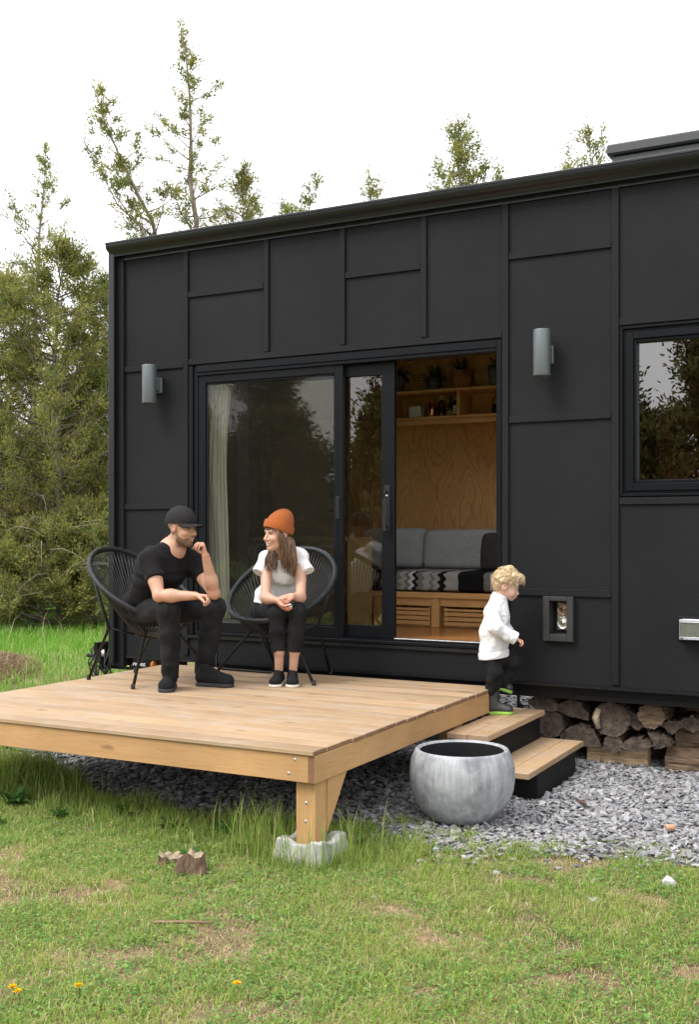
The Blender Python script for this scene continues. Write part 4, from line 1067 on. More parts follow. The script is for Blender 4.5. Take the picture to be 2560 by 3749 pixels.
def light_box():
    t = thing('recessed_light', 'clear twin reflector light set in a black box frame low on the wall', 'lamp', (.535, 0, 1.1))
    K = M_plain('black_box_paint', (.020, .0205, .021), .6)
    b = MB(); frame_boxes(b, .430, .640, .952, 1.2565, .0445, -.042, -.002, wb=.046, wt=.030); b.build('surround', K, t)
    b = MB(); b.box(.476, .480, .001, .10, .999, 1.224); b.box(.590, .594, .001, .10, .999, 1.224); b.box(.480, .590, .095, .10, .999, 1.224); b.box(.480, .590, .001, .094, .999, 1.003); b.box(.480, .590, .001, .094, 1.220, 1.224); b.build('housing', K, t)
    CH = M_plain('reflector_chrome', (.78, .76, .70), .16, .9, var=.2, scale=90, bstr=.5, bdist=.004)
    b = MB(); b.box(.4995, .5890, .060, .094, 1.022, 1.214, bev=.006); b.build('lamp_body', M_plain('clear_lamp_plastic', (.42, .40, .35), .2, .3, var=.3, scale=60, bstr=.4), t)
    for z, w in ((1.166, .6), (1.072, 1.0)):
        b = MB(); Mx = Matrix.Translation((.545, .058, z)) @ Matrix.Rotation(PI / 2, 4, 'X')
        b.lathe([(.042, -.002), (.042, .014), (.037, .016), (.034, .006), (.028, .002), (.026, .007), (.020, -.001), (.018, .005), (.010, .0), (.008, .006), (0, .004)], 24, M=Mx)
        o = b.build('lens', CH, t)
        if w < 1: o['label'] = 'darker upper reflector lens'; o.data.materials[0] = M_plain('smoked_reflector', (.36, .25, .17), .2, .8, var=.3, scale=90, bstr=.5, bdist=.004)

def outlet():
    t = thing('outlet_cover', 'outdoor power outlet under a clear plastic cover near the window corner', 'outlet', (1.45, 0, 1.06))
    b = MB(); b.box(1.322, 1.60, -.012, -.001, .990, 1.150, bev=.003); b.build('backplate', M_siding(), t)
    P = M_glass('clear_plastic', (.72, .74, .76), refl=2.2, haze=.16, hazecol=(.5, .5, .52))
    b = MB(); b.box(1.345, 1.575, -.080, -.045, 1.006, 1.128, bev=.012); b.build('cover', P, t)
    GP = M_plain('clear_plastic_edge', (.45, .46, .48), .2, 0, var=.15, bstr=.1)
    b = MB(); frame_boxes(b, 1.340, 1.580, 1.002, 1.132, .010, -.050, -.0125); b.tube([(1.36, -.05, 1.128), (1.56, -.05, 1.128)], .009, 8); b.tube([(1.352, -.083, 1.02), (1.568, -.083, 1.02)], .004, 6); b.tube([(1.352, -.083, 1.118), (1.568, -.083, 1.118)], .004, 6); b.build('hinge_frame', GP, t)
    b = MB(); b.box(1.38, 1.54, -.03, -.0125, 1.03, 1.105, bev=.003); b.box(1.395, 1.45, -.034, -.0305, 1.045, 1.09); b.box(1.47, 1.525, -.034, -.0305, 1.045, 1.09); b.build('socket', M_plain('dark_socket', (.05, .05, .055), .4), t)

# ------------------------------------------------------------------ inside the house
def make_interior(text):
    PINE = M_wood('pine_furniture', (.62, .36, .145), (.46, .22, .075), 0, rough=.5); PINEV = M_wood('pine_upright', (.62, .36, .145), (.46, .22, .075), 2, rough=.5); PLYF = M_wood('pine_end_panel', (.62, .44, .21), (.50, .32, .13), 2, rough=.55)
    GREY = M_cloth('grey_linen', (.30, .30, .30), fold=.5, fscale=5, var=.25, weave=120)
    b = thing('sofa_bench', 'pine sofa bench with storage bays seen through the open door', 'bench', (-.9, 1.3, .905))
    q = MB(); q.box(-2.05, .28, 1.085, 2.0, 1.148, 1.195, bev=.004); q.build('seat_board', PINE, b)
    for x in (-1.43, -.895, -.335): 
        q = MB(); q.box(x, x + .075, 1.095, 1.95, .906, 1.147, bev=.003); q.build('leg', PINEV, b)
    for x0, x1 in ((-1.352, -.897), (-.817, -.337), (-.257, .27)):
        q = MB(); q.box(x0, x1, 1.11, 1.132, 1.082, 1.147); q.build('apron', PINE, b)
    q = MB(); q.box(-1.655, -1.435, 1.045, 1.084, .906, 1.655, bev=.003); q.build('end_panel', PLYF, b)
    q = MB(); q.box(-2.75, -1.665, 1.05, 1.10, 1.615, 1.655, bev=.003); q.build('rail', M_wood('pale_rail', (.55, .47, .24), (.45, .36, .17), 0, rough=.5), b)
    for i, (x0, x1, lb) in enumerate(((-1.335, -.915, 'slatted pine crate under the bench, left of the middle leg'), (-.790, -.36, 'slatted pine crate under the bench, behind the toddler'))):
        c = thing('wooden_crate', lb, 'crate', ((x0 + x1) / 2, 1.3, .906), 0, 'crates under the bench')
        q = MB()
        for k in range(4): q.box(x0, x1, 1.120, 1.131, .922 + k * .040, .922 + k * .040 + (.032 if k < 3 else .020), bev=.001)
        q.build('front_slats', PINE, c)
        for xx in (x0 + .002, x1 - .014):
            q = MB(); q.box(xx, xx + .012, 1.1325, 1.55, .908, 1.072); q.build('end_board', PINEV, c)
        q = MB(); q.box(x0 + .015, x1 - .015, 1.14, 1.55, .908, .918); q.box(x0 + .015, x1 - .015, 1.54, 1.55, .918, 1.07); q.build('base', PINE, c)
        for xx in (x0 + .015, x1 - .03):
            q = MB(); q.box(xx, xx + .015, 1.132, 1.14, .912, 1.066); q.build('corner_block', PINEV, c)
    # seat mattress under a patterned blanket
    def pillow(name, x0, x1, y0, y1, z0, z1, mat, bulge=.35, lean=0.0, seed=0, n=26, k=8.0):
        """a stuffed cushion: super-ellipsoid with pinched corners and soft dents"""
        r = random.Random(seed); vs = []; fs = []
        nu, nv = n, n * 2
        ph = [r.uniform(0, 6) for _ in range(6)]
        for i in range(nu + 1):
            a = -PI / 2 + PI * i / nu
            for j in range(nv):
                t = 2 * PI * j / nv
                sg = lambda w, e: math.copysign(abs(w) ** e, w)
                cx = sg(math.cos(a), 2 / k) * sg(math.cos(t), 2 / k); cz = sg(math.cos(a), 2 / k) * sg(math.sin(t), 2 / k); cy = sg(math.sin(a), 1.0 - bulge * .4)
                d = 1 + .018 * math.sin(5 * cx + ph[0] + 3 * cz) + .014 * math.sin(7 * cz + ph[1] - 4 * cx)
                x = (x0 + x1) / 2 + cx * (x1 - x0) / 2 * (1 - .03 * abs(cz) ** 2); z = (z0 + z1) / 2 + cz * (z1 - z0) / 2 * d; y = (y0 + y1) / 2 + cy * (y1 - y0) / 2 * d + lean * (z - z0)
                vs.append((x, y, z))
        for i in range(nu):
            for j in range(nv):
                l = (j + 1) % nv
                fs.append((i * nv + j, i * nv + l, (i + 1) * nv + l, (i + 1) * nv + j))
        m = MB(); m.add(vs, fs, 0, True)
        return m
    m, nt, out = newmat('blanket_pattern')
    tc = nd(nt, 'ShaderNodeTexCoord'); sp = nd(nt, 'ShaderNodeSeparateXYZ'); nt.links.new(tc.outputs['Object'], sp.inputs[0])
    X, Y, Z = sp.outputs; tri = mth(nt, 'PINGPONG', mth(nt, 'ADD', Z, mth(nt, 'MULTIPLY', Y, .6)), .034)
    zig = mth(nt, 'MULTIPLY', mth(nt, 'MULTIPLY', mth(nt, 'SNAP', tri, .0085), .95), mth(nt, 'LESS_THAN', X, -.90))
    u = mth(nt, 'DIVIDE', mth(nt, 'ADD', mth(nt, 'ADD', X, zig), 1.70), 1.9)
    K, G1, G2, W1 = (.010, .010, .011), (.16, .16, .15), (.30, .29, .27), (.50, .49, .51)
    px = [(0, K), (.06, G1), (.10, K), (.13, G1), (.16, G2), (.185, G1), (.205, W1), (.225, K), (.243, G1), (.275, G2), (.292, G2), (.31, G1), (.325, G2), (.352, K), (.385, G2), (.445, K), (.570, G1), (.598, W1), (.622, K), (.6265, W1), (.6315, K), (.637, W1), (.665, G1), (.69, K), (.80, G1), (.84, W1), (.88, K)]
    r = ramp(nt, px, 'CONSTANT'); nt.links.new(u, r.inputs[0])
    wv = noise(nt, coords(nt, (40, 200, 200)), 3, 2)
    bsdf(nt, out, r.outputs[0], .95, 0, bump(nt, wv.outputs[0], .3, .004), .1)
    s = pillow('m', -1.66, .27, 1.10, 1.98, 1.197, 1.372, m, bulge=1.4, seed=2, k=9)
    tag(s.build('seat_cushion', m), 'long seat cushion under a black, grey and white striped blanket on the pine bench', 'cushion')
    pillow('c', -1.86, -1.185, 1.62, 1.84, 1.365, 1.735, GREY, lean=.12, seed=4)
    tag(pillow('c', -1.86, -1.215, 1.62, 1.84, 1.367, 1.735, GREY, lean=.12, seed=4).build('back_cushion', GREY), 'grey linen back cushion partly behind the sliding door leaf', 'cushion', 'grey sofa cushions')
    tag(pillow('c', -1.232, -.48, 1.59, 1.82, 1.369, 1.722, GREY, lean=.14, seed=9).build('back_cushion', GREY), 'grey linen back cushion in the middle of the open doorway', 'cushion', 'grey sofa cushions')
    tag(pillow('c', -.62, -.02, 1.44, 1.58, 1.369, 1.69, GREY, lean=.16, seed=12).build('back_cushion', M_cloth('shadow_brown_cloth', (.045, .04, .038), fold=.4)), 'dark brown cushion shape standing in for a shadow at the right edge of the doorway', 'cushion')  # dark cushion shape put in for the shadow at this end of the sofa
    # open shelf with bottles, plants above it
    sh = thing('wall_shelf', 'pine wall shelf with a divider high on the plywood wall', 'shelf', (-1, 2.15, 2.74))
    q = MB(); q.box(-1.75, .28, 2.0, 2.315, 2.738, 2.762); q.build('bottom_board', PINE, sh)
    q = MB(); q.box(-1.75, .28, 2.0, 2.315, 2.985, 3.010); q.build('top_board', PINE, sh)
    for x in (-1.75, -1.035, -.3):
        q = MB(); q.box(x, x + .028, 2.002, 2.315, 2.763, 2.984); q.build('divider', PINEV, sh)
    q = MB(); q.box(-1.75, .28, 2.012, 2.03, 2.690, 2.737); q.build('fascia', PINE, sh)
    WB = M_plain('white_plastic', (.62, .61, .58), .5, bstr=0); COP = M_plain('copper', (.85, .36, .16), .16, 1.0, bstr=0); WINE = M_glass('dark_bottle', (.05, .06, .04), 2.0)
    BOT = M_plain('dark_green_bottle', (.012, .016, .010), .12, bstr=0); LAB = M_plain('paper_label', (.5, .47, .40), .8, bstr=.05); LAB2 = M_plain('yellow_label', (.36, .30, .08), .8, bstr=0)
    z0 = 2.763
    q = MB(); q.box(-1.545, -1.425, 2.06, 2.17, z0, z0 + .112, bev=.012); o = q.build('speaker_box', WB); tag(o, 'small white box standing on the pine shelf', 'box')
    q = MB(); q.box(-1.575, -1.55, 2.10, 2.2, z0, z0 + .10, bev=.004); tag(q.build('book', M_plain('brown_cover', (.15, .07, .035), .7)), 'brown upright book beside the white box on the shelf', 'book')
    def bottle(x, y, h, r, mat, label, lab=None, cat='bottle', cap=None):
        t = thing('bottle', label, cat, (x, y, z0))
        q = MB(); q.lathe([(0, 0), (r * .9, 0), (r, .008), (r, h * .58), (r * .85, h * .66), (r * .36, h * .76), (r * .34, h * .97), (r * .4, h * .975), (r * .4, h), (0, h)], 20, (x, y, z0)); q.build('glass_body', mat, t)
        if lab: q = MB(); q.lathe([(r * 1.01, h * .12), (r * 1.015, h * .13), (r * 1.015, h * .52), (r * 1.01, h * .53)], 20, (x, y, z0)); q.build('label', lab, t)
        if cap: q = MB(); q.lathe([(r * .42, h * .80), (r * .43, h * .81), (r * .43, h * 1.005), (0, h * 1.006)], 16, (x, y, z0)); q.build('foil', cap, t)
    bottle(-1.245, 2.14, .205, .036, BOT, 'tall dark wine bottle on the shelf behind the copper jigger', None, cap=LAB); bottle(-1.175, 2.2, .20, .030, BOT, 'dark unlabelled bottle on the shelf between two others')
    bottle(-1.088, 2.10, .185, .027, BOT, 'bottle with a pale paper label left of the shelf divider', LAB, cap=LAB2); bottle(-1.135, 2.08, .085, .027, M_plain('amber_glass', (.10, .06, .015), .2, bstr=0), 'short bottle with a yellow label on the shelf', LAB2)
    q = MB(); q.lathe([(0, 0), (.030, 0), (.036, .02), (.038, .09), (.034, .125), (.024, .14), (.022, .165), (.012, .175), (0, .178)], 24, (-1.318, 2.09, z0)); tag(q.build('cocktail_shaker', COP), 'shiny copper cocktail shaker on the pine shelf', 'shaker')
    q = MB(); q.lathe([(.024, 0), (.022, .002), (.007, .06), (.020, .118), (.019, .118), (.004, .06), (0, .05)], 20, (-1.205, 2.06, z0)); tag(q.build('jigger', COP), 'slim copper jigger in front of the wine bottle', 'jigger')
    k = thing('kettle', 'black kettle with a hoop handle at the right end of the shelf', 'kettle', (-.66, 2.12, z0)); KM = M_plain('black_iron', (.012, .012, .012), .5)
    q = MB(); q.lathe([(0, 0), (.07, 0), (.082, .03), (.075, .075), (.04, .098), (.012, .105), (.014, .118), (0, .12)], 24, (-.66, 2.12, z0)); q.build('kettle_body', KM, k)
    q = MB(); q.tube([(-.66 + .072 * math.cos(a), 2.12, z0 + .08 + .11 * math.sin(a)) for a in np.linspace(0, PI, 14)], .006, 8); q.build('handle', KM, k)
    zt = 3.011
    GP = M_plain('grey_ceramic', (.10, .105, .11), .6); TER = M_plain('terracotta', (.36, .13, .06), .8)
    def pot(x, y, r, h, mat, label, n, lc, seed):
        t = thing('potted_plant', label, 'plant', (x, y, zt), 0, 'plants on the shelf'); rr = random.Random(seed)
        q = MB(); q.lathe([(0, 0), (r * .78, 0), (r * .8, .004), (r, h), (r * .92, h), (r * .9, h * .9), (0, h * .88)], 22, (x, y, zt)); q.build('pot', mat, t)
        q = MB()
        for i in range(n):
            a = rr.uniform(0, 2 * PI); L = rr.uniform(.12, .28); w = rr.uniform(.008, .018); el = rr.uniform(.2, 1.2)
            d = V((math.cos(a) * math.cos(el), math.sin(a) * math.cos(el), math.sin(el))); s = d.cross(V((0, 0, 1))).normalized(); p = V((x, y, zt + h * .9)); vs = []
            for k_ in range(6):
                u_ = k_ / 5; c_ = p + d * L * u_ - V((0, 0, 1)) * .10 * u_ * u_; ww = w * math.sin(PI * min(1, .12 + u_ * .88)); vs += [c_ - s * ww, c_ + s * ww]
            q.add(vs, [(2 * i_, 2 * i_ + 1, 2 * i_ + 3, 2 * i_ + 2) for i_ in range(5)], 0, True)
        q.build('leaves', lc, t)
    LF = M_leaf('house_plant_leaf', (.045, .075, .025)); LF2 = M_leaf('pale_leaf', (.28, .30, .16))
    pot(-1.68, 2.12, .065, .17, GP, 'trailing plant in a tall grey pot at the left end of the shelf', 16, LF, 1); pot(-1.33, 2.17, .075, .13, GP, 'ferny plant in a dark grey pot on the shelf', 40, LF, 2)
    pot(-1.05, 2.16, .11, .17, TER, 'leafy plant in a wide terracotta pot on the shelf', 40, LF, 3); pot(-.70, 2.12, .08, .19, GP, 'spider plant with pale leaves in a grey pot at the right end of the shelf', 22, LF2, 4)
    # curtain, guitar, small red sign
    m_, nt, out = newmat('linen_curtain'); n_ = noise(nt, coords(nt, (60, 60, 4)), 3, 4); r_ = ramp(nt, [(.3, (.68, .68, .63)), (.7, (.80, .80, .75))]); nt.links.new(n_.outputs[0], r_.inputs[0]); bsdf(nt, out, r_.outputs[0], .9, 0, bump(nt, n_.outputs[0], .4, .01), .1)
    vs = []; fs = []; nx, nz = 70, 24
    for j in range(nz + 1):
        z = .95 + (3.0 - .95) * j / nz
        for i in range(nx + 1):
            u_ = i / nx; wd = .235 * (1 - .12 * math.sin(j / nz * 3.0)); x = -2.50 + u_ * wd + .012 * math.sin(j * .3)
            y = .150 + .016 * math.sin(u_ * 34 + .6 * math.sin(j * .22)) + .010 * math.sin(u_ * 81 + 1 + .1 * j) + .006 * math.sin(j * .5 + u_ * 9)
            vs.append((x, y, z))
    for j in range(nz):
        for i in range(nx): a = j * (nx + 1) + i; fs.append((a, a + 1, a + nx + 2, a + nx + 1))
    q = MB(); q.add(vs, fs, 0, True); o = q.build('curtain', m_); so = o.modifiers.new('thickness', 'SOLIDIFY'); so.thickness = .002; tag(o, 'pale grey linen curtain bunched at the left of the glass door', 'curtain')
    g = thing('guitar', 'acoustic guitar hanging on the wall behind the screened glass', 'guitar', (-2.42, 2.2, 2.0)); SP = M_plain('spruce_top', (.40, .27, .13), .4); DK = M_plain('rosewood', (.03, .018, .012), .4)
    gx, gz = -2.42, 2.03; sh_ = []
    for i in range(48):
        a = 2 * PI * i / 48; w_ = .19 * (1 if math.sin(a) < 0 else .78); xx = w_ * math.cos(a) * (1 - .22 * math.exp(-((math.sin(a) - .12) / .22) ** 2)); sh_.append((gx + xx, gz + .25 * math.sin(a)))
    q = MB(); q.prism(sh_, 1, 2.20, 2.29); q.build('guitar_body', SP, g)
    q = MB(); q.lathe([(0, 0), (.05, 0), (.05, .002), (0, .002)], 24, M=Matrix.Translation((gx, 2.199, gz + .05)) @ Matrix.Rotation(PI / 2, 4, 'X')); q.build('sound_hole', DK, g); q = MB(); q.box(gx - .08, gx + .08, 2.19, 2.199, gz - .13, gz - .105); q.build('bridge', DK, g)
    q = MB(); q.box(gx - .026, gx + .026, 2.18, 2.20, gz + .10, gz + .62); q.box(gx - .04, gx + .04, 2.18, 2.20, gz + .62, gz + .80); q.build('neck', DK, g)
    s_ = thing('small_sign', 'small faded red sign with pale letters behind the narrow glass of the door', 'sign', (-2.1, 2.3, 2.8)); q = MB(); q.box(-2.23, -2.04, 2.300, 2.312, 2.795, 2.862, bev=.004); q.build('panel', M_plain('red_enamel', (.33, .045, .05), .5, bstr=0), s_)
    text('GN', -2.165, 2.298, 2.806, .062, M_plain('pale_letter', (.6, .5, .48), .6, bstr=0), s_)

# ------------------------------------------------------------------ deck, steps, pot, chairs
def make_deck():
    DK = M_wood('deck_board_wood', (.37, .262, .160), (.285, .180, .094), 0, board=.1405, board_axis=1, off=2.4425 + .1405 * 4, rough=.62, wear=.35); JO = M_wood('joist_wood', (.46, .28, .132), (.36, .198, .082), 0, rough=.55, grain=.8); JY = M_wood('joist_wood_side', (.46, .28, .132), (.36, .198, .082), 1, rough=.55, grain=.8)
    ENDG = M_wood('end_grain', (.24, .13, .075), (.14, .07, .04), 1, rough=.8, knots=False, grain=2.0); PO = M_wood('post_wood', (.46, .285, .13), (.33, .18, .075), 2, rough=.6, grain=.8)
    d = thing('deck', 'raised softwood deck in front of the black house', 'deck', (-1.5, -1.2, 0))
    b = MB(); r = random.Random(4)
    for i in range(19):
        y = -2.4425 + i * .1405
        if y > .14: break
        x1 = r.uniform(-.006, .006)
        b.box(-2.955, x1, y, y + .1375, .5535, .580 - r.uniform(0, .0012), bev=.004)
    me = b.mesh('deck_boards')
    me.materials.append(DK); me.materials.append(ENDG)
    for p in me.polygons:
        if abs(p.normal.x) > .8: p.material_index = 1
    link('deck_boards', me, [], d)
    b = MB(); b.box(-2.95, -.0395, -2.430, -2.392, .413, .5525, bev=.002); b.build('rim_joist', JO, d)
    b = MB(); b.box(-.038, .0, -2.430, .20, .413, .5525, bev=.002)
    me = b.mesh('rim_joist'); me.materials.append(JY); me.materials.append(ENDG)
    for p in me.polygons:
        if abs(p.normal.y) > .8: p.material_index = 1
    link('rim_joist', me, [], d)
    b = MB(); b.box(-2.95, -2.912, -2.391, .20, .413, .5525, bev=.002); b.build('rim_joist', JY, d)
    for i in range(6):
        x = -2.5 + i * .41; b = MB(); b.box(x, x + .038, -2.391, .18, .415, .552); b.build('joist', JY, d)
    b = MB(); b.box(-2.91, -.0385, .181, .20, .415, .552); b.build('rim_joist', JO, d)
    for x, y in ((-.135, -2.390), (-2.90, -2.390), (-.135, -.5), (-2.90, -.5)):
        b = MB(); b.box(x, x + .115, y, y + .115, .06, .412, bev=.003); b.build('post', PO, d)
    b = MB(); b.prism([(-2.274, .135), (-2.274, .411), (-2.06, .411)], 0, -.052, -.012); b.build('brace', JO, d)
    SC = M_plain('screw_steel', (.42, .42, .41), .45, .7, bstr=0)
    for x, z in ((-.118, .525), (-.155, .452), (-.075, .30), (-.078, .205)):
        s = MB()
        y = -2.430 if z > .413 else -2.390
        s.lathe([(0, -.002), (.0075, -.002), (.009, 0)], 12, M=Matrix.Translation((x, y, z)) @ Matrix.Rotation(-PI / 2, 4, 'X'))
        s.build('screw_head', SC, d)
    # concrete deck block
    CO = M_plain('cast_concrete', (.34, .345, .315), .85, var=.22, scale=14, bstr=.2, bdist=.003)
    def pier(px, py, label):
        t = MB(); n = 8; h = .125
        prof = []
        def ring(hw, z, notch=0):
            o = []
            for k in range(4):
                a = k * PI / 2; c, s_ = math.cos(a), math.sin(a)
                for u in (-1, -.62, -.30, .30, .62):
                    dz = -notch * (1 if abs(u) < .5 else 0); o.append((px + c * hw - s_ * hw * u, py + s_ * hw + c * hw * u, z + dz))
            return o
        R = [ring(.152, -.05), ring(.146, .04), ring(.132, h, .022), ring(.10, h, .022), ring(.085, h - .05, 0)]
        v = [p for r_ in R for p in r_]; m = 20; f = []
        for i in range(len(R) - 1):
            for k in range(m): l = (k + 1) % m; f.append((i * m + k, i * m + l, (i + 1) * m + l, (i + 1) * m + k))
        f.append(tuple((len(R) - 1) * m + k for k in range(m)))
        t.add(v, f); o = t.build('concrete_block', CO); md = o.modifiers.new('bevel', 'BEVEL'); md.width = .006; md.segments = 1
        tag(o, label, 'block', 'deck blocks')
    pier(-.0775, -2.3325, 'pale cast concrete deck block under the front corner post'); 

def make_steps():
    TR = M_wood('step_tread_wood', (.42, .295, .172), (.30, .182, .092), 1, board=.142, board_axis=0, off=.0, rough=.65, wear=.3); ENDG = M_wood('step_end_grain', (.36, .25, .155), (.21, .14, .09), 0, rough=.8, knots=False, grain=1.6)
    BK = M_plain('black_stained_wood', (.007, .0068, .0066), .7, spec=.2, var=.25, scale=6, bstr=.15, stretch=(1, 1, 5))
    for z, x0, nb, y0, y1, bx0, bx1, by0, by1, lb in ((.400, .004, 2, -.715, .46, .02, .262, -.60, .42, 'upper black box step with two softwood treads beside the deck'), (.200, .150, 3, -.765, .45, .27, .583, -.62, .22, 'lower black box step with softwood treads standing on the gravel')):
        t = thing('deck_step', lb, 'step', (x0 + .15, 0, 0), 0, 'steps down from the deck')
        for k in range(nb):
            b = MB(); xx = x0 + k * .1425; b.box(xx, xx + .139, y0, y1, z - .038, z, bev=.003); me = b.mesh('tread')
            me.materials.append(TR); me.materials.append(ENDG)
            for p in me.polygons:
                if abs(p.normal.y) > .8: p.material_index = 1
            link('tread', me, [], t)
        b = MB(); b.box(bx0, bx1, by0, by1, -.04, z - .039, bev=.002); b.build('box', BK, t)

def make_pot():
    m, nt, out = newmat('weathered_concrete_glaze')
    n1 = noise(nt, coords(nt, (9, 9, .7)), 3.2, 5, .6); n2 = noise(nt, coords(nt, (1, 1, 1)), 5.5, 6, .7); n3 = noise(nt, coords(nt, (1, 1, 2.2)), 13, 4)
    r1 = ramp(nt, [(.25, (.20, .21, .225)), (.55, (.30, .31, .325)), (.75, (.40, .41, .42))]); nt.links.new(n1.outputs[0], r1.inputs[0])
    r2 = ramp(nt, [(.36, (.62, .62, .64)), (.50, (1, 1, 1)), (.68, (1.22, 1.22, 1.22))]); nt.links.new(n2.outputs[0], r2.inputs[0])
    c = mixc(nt, 1, r1.outputs[0], r2.outputs[0], 'MULTIPLY')
    r3 = ramp(nt, [(.60, (0, 0, 0)), (.70, (.65, .65, .65))]); nt.links.new(n3.outputs[0], r3.inputs[0]); r3g = ramp(nt, [(.45, (0, 0, 0)), (.6, (1, 1, 1))]); nt.links.new(n2.outputs[0], r3g.inputs[0])
    c = mixc(nt, mth(nt, 'MULTIPLY', r3.outputs[0], r3g.outputs[0]), c, (.11, .115, .125))
    bsdf(nt, out, c, .48, 0, bump(nt, n2.outputs[0], .25, .006), .45)
    cx, cy = .33, -1.263
    R = .327
    prof = [(0, 0.012), (.174, .012), (.185, .0), (.207, .012), (.252, .055), (.293, .115), (.318, .185), (R, .25), (.326, .315), (.315, .375), (.293, .424), (.287, .434), (.279, .437), (.269, .434), (.260, .424), (.264, .40), (.293, .32), (.302, .22), (.27, .12), (.22, .06), (0, .05)]
    prof = [(a * .945, b * .945 + .012) for a, b in prof]
    t = thing('planter', 'big round grey concrete planter standing empty on the gravel', 'planter', (cx, cy, 0))
    b = MB(); b.lathe(prof[:15], 64, (cx, cy, 0)); b.build('shell', m, t)
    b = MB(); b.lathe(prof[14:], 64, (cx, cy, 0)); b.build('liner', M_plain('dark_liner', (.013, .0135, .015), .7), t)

def make_chairs():
    K = M_plain('black_chair_steel', (.008, .0085, .009), .4, var=.1, bstr=.05, spec=.3); CO = M_plain('black_vinyl_cord', (.014, .0155, .017), .35, var=.1, bstr=0, spec=.45); RIMM = M_plain('cord_wrapped_rim', (.012, .014, .016), .5, spec=.3, var=.45, scale=3, bstr=.6, bdist=.004, stretch=(60, 60, 60)); RB = M_plain('rubber_foot', (.02, .02, .02), .8)
    def rim(a): return V((.02 + .40 * math.cos(a), .41 * math.sin(a) * (1 - .07 * math.cos(a)), .70 - .262 * math.cos(a) + .022 * math.cos(2 * a)))
    def hub(a): return V((.06 + .105 * math.cos(a), .105 * math.sin(a), .335 - .01 * math.cos(a)))
    def chair(label):
        t = thing('string_chair', label, 'chair', (0, 0, 0), 0, 'black string lounge chairs on the deck')
        b = MB(); b.tube([rim(a) for a in np.linspace(0, 2 * PI, 73)[:-1]], .0205, 10, closed=True); b.build('rim', RIMM, t)
        b = MB(); b.tube([hub(a) for a in np.linspace(0, 2 * PI, 33)[:-1]], .009, 8, closed=True); b.build('hub_ring', K, t)
        b = MB()
        for i in range(84):
            a = 2 * PI * (i + .5) / 84; p, q = rim(a), hub(a)
            for e in (0,):
                pts = [p.lerp(q, u) - V((0, 0, 1)) * (.028 * math.sin(PI * u)) for u in np.linspace(.0, 1, 7)]
                b.tube(pts, .0040, 5)
        b.build('cord_seat', CO, t)
        def leg(pts):
            b = MB(); b.tube(pts, .0118, 8); l = b.build('leg', K, t)
            f = MB(); e = V(pts[-1]); f.lathe([(0, 0), (.015, 0), (.0165, .008), (.0155, .03), (.011, .036)], 12, (e.x, e.y, 0)); f.build('foot', RB, l)
        for s in (-1, 1):
            leg([rim(s * 1.15) - V((0, 0, .012)), V((.17, s * .17, .37)), V((.31, s * .44, .004))])
            leg([rim(s * 1.95) - V((0, 0, .012)), V((-.12, s * .25, .40)), V((-.33, s * .25, .004))])
        for p_, a_ in (((.17, -.17, .37), -1.2), ((.17, .17, .37), 1.2), ((-.12, -.25, .40), -2.4), ((-.12, .25, .40), 2.4)):
            b = MB(); b.tube([p_, hub(a_)], .008, 6); b.build('brace', K, t)
        return t
    a = chair('black string chair the man sits in, at the left edge of the deck')
    bcopy = copy_tree(a); bcopy['label'] = 'black string chair the woman sits in, in front of the glass door'
    a.location = (-2.51, -.64, .58); a.rotation_euler = (0, 0, math.radians(-5)); bcopy.location = (-1.645, -.05, .58); bcopy.rotation_euler = (0, 0, math.radians(-88))
    # low tube-legged stand between the chairs, mostly hidden
    s = thing('side_stand', 'small black tube-legged stand between the two chairs', 'stand', (-2.1, .1, .58))
    b = MB(); b.tube([(-1.93, .02, .98), (-1.80, .06, .66), (-1.80, .07, .60), (-1.84, .08, .590), (-2.3, .10, .590), (-2.36, .10, .60), (-2.34, .08, .98)], .010, 8); b.build('leg', K, s)
    b = MB(); b.box(-2.36, -1.92, -.14, .12, .975, .99, bev=.003); b.build('top', K, s)

def copy_tree(o, parent=None):
    c = o.copy(); C.objects.link(c)
    if parent is not None: c.parent = parent
    for ch in [x for x in bpy.data.objects if x.parent == o]: copy_tree(ch, c)
    return c

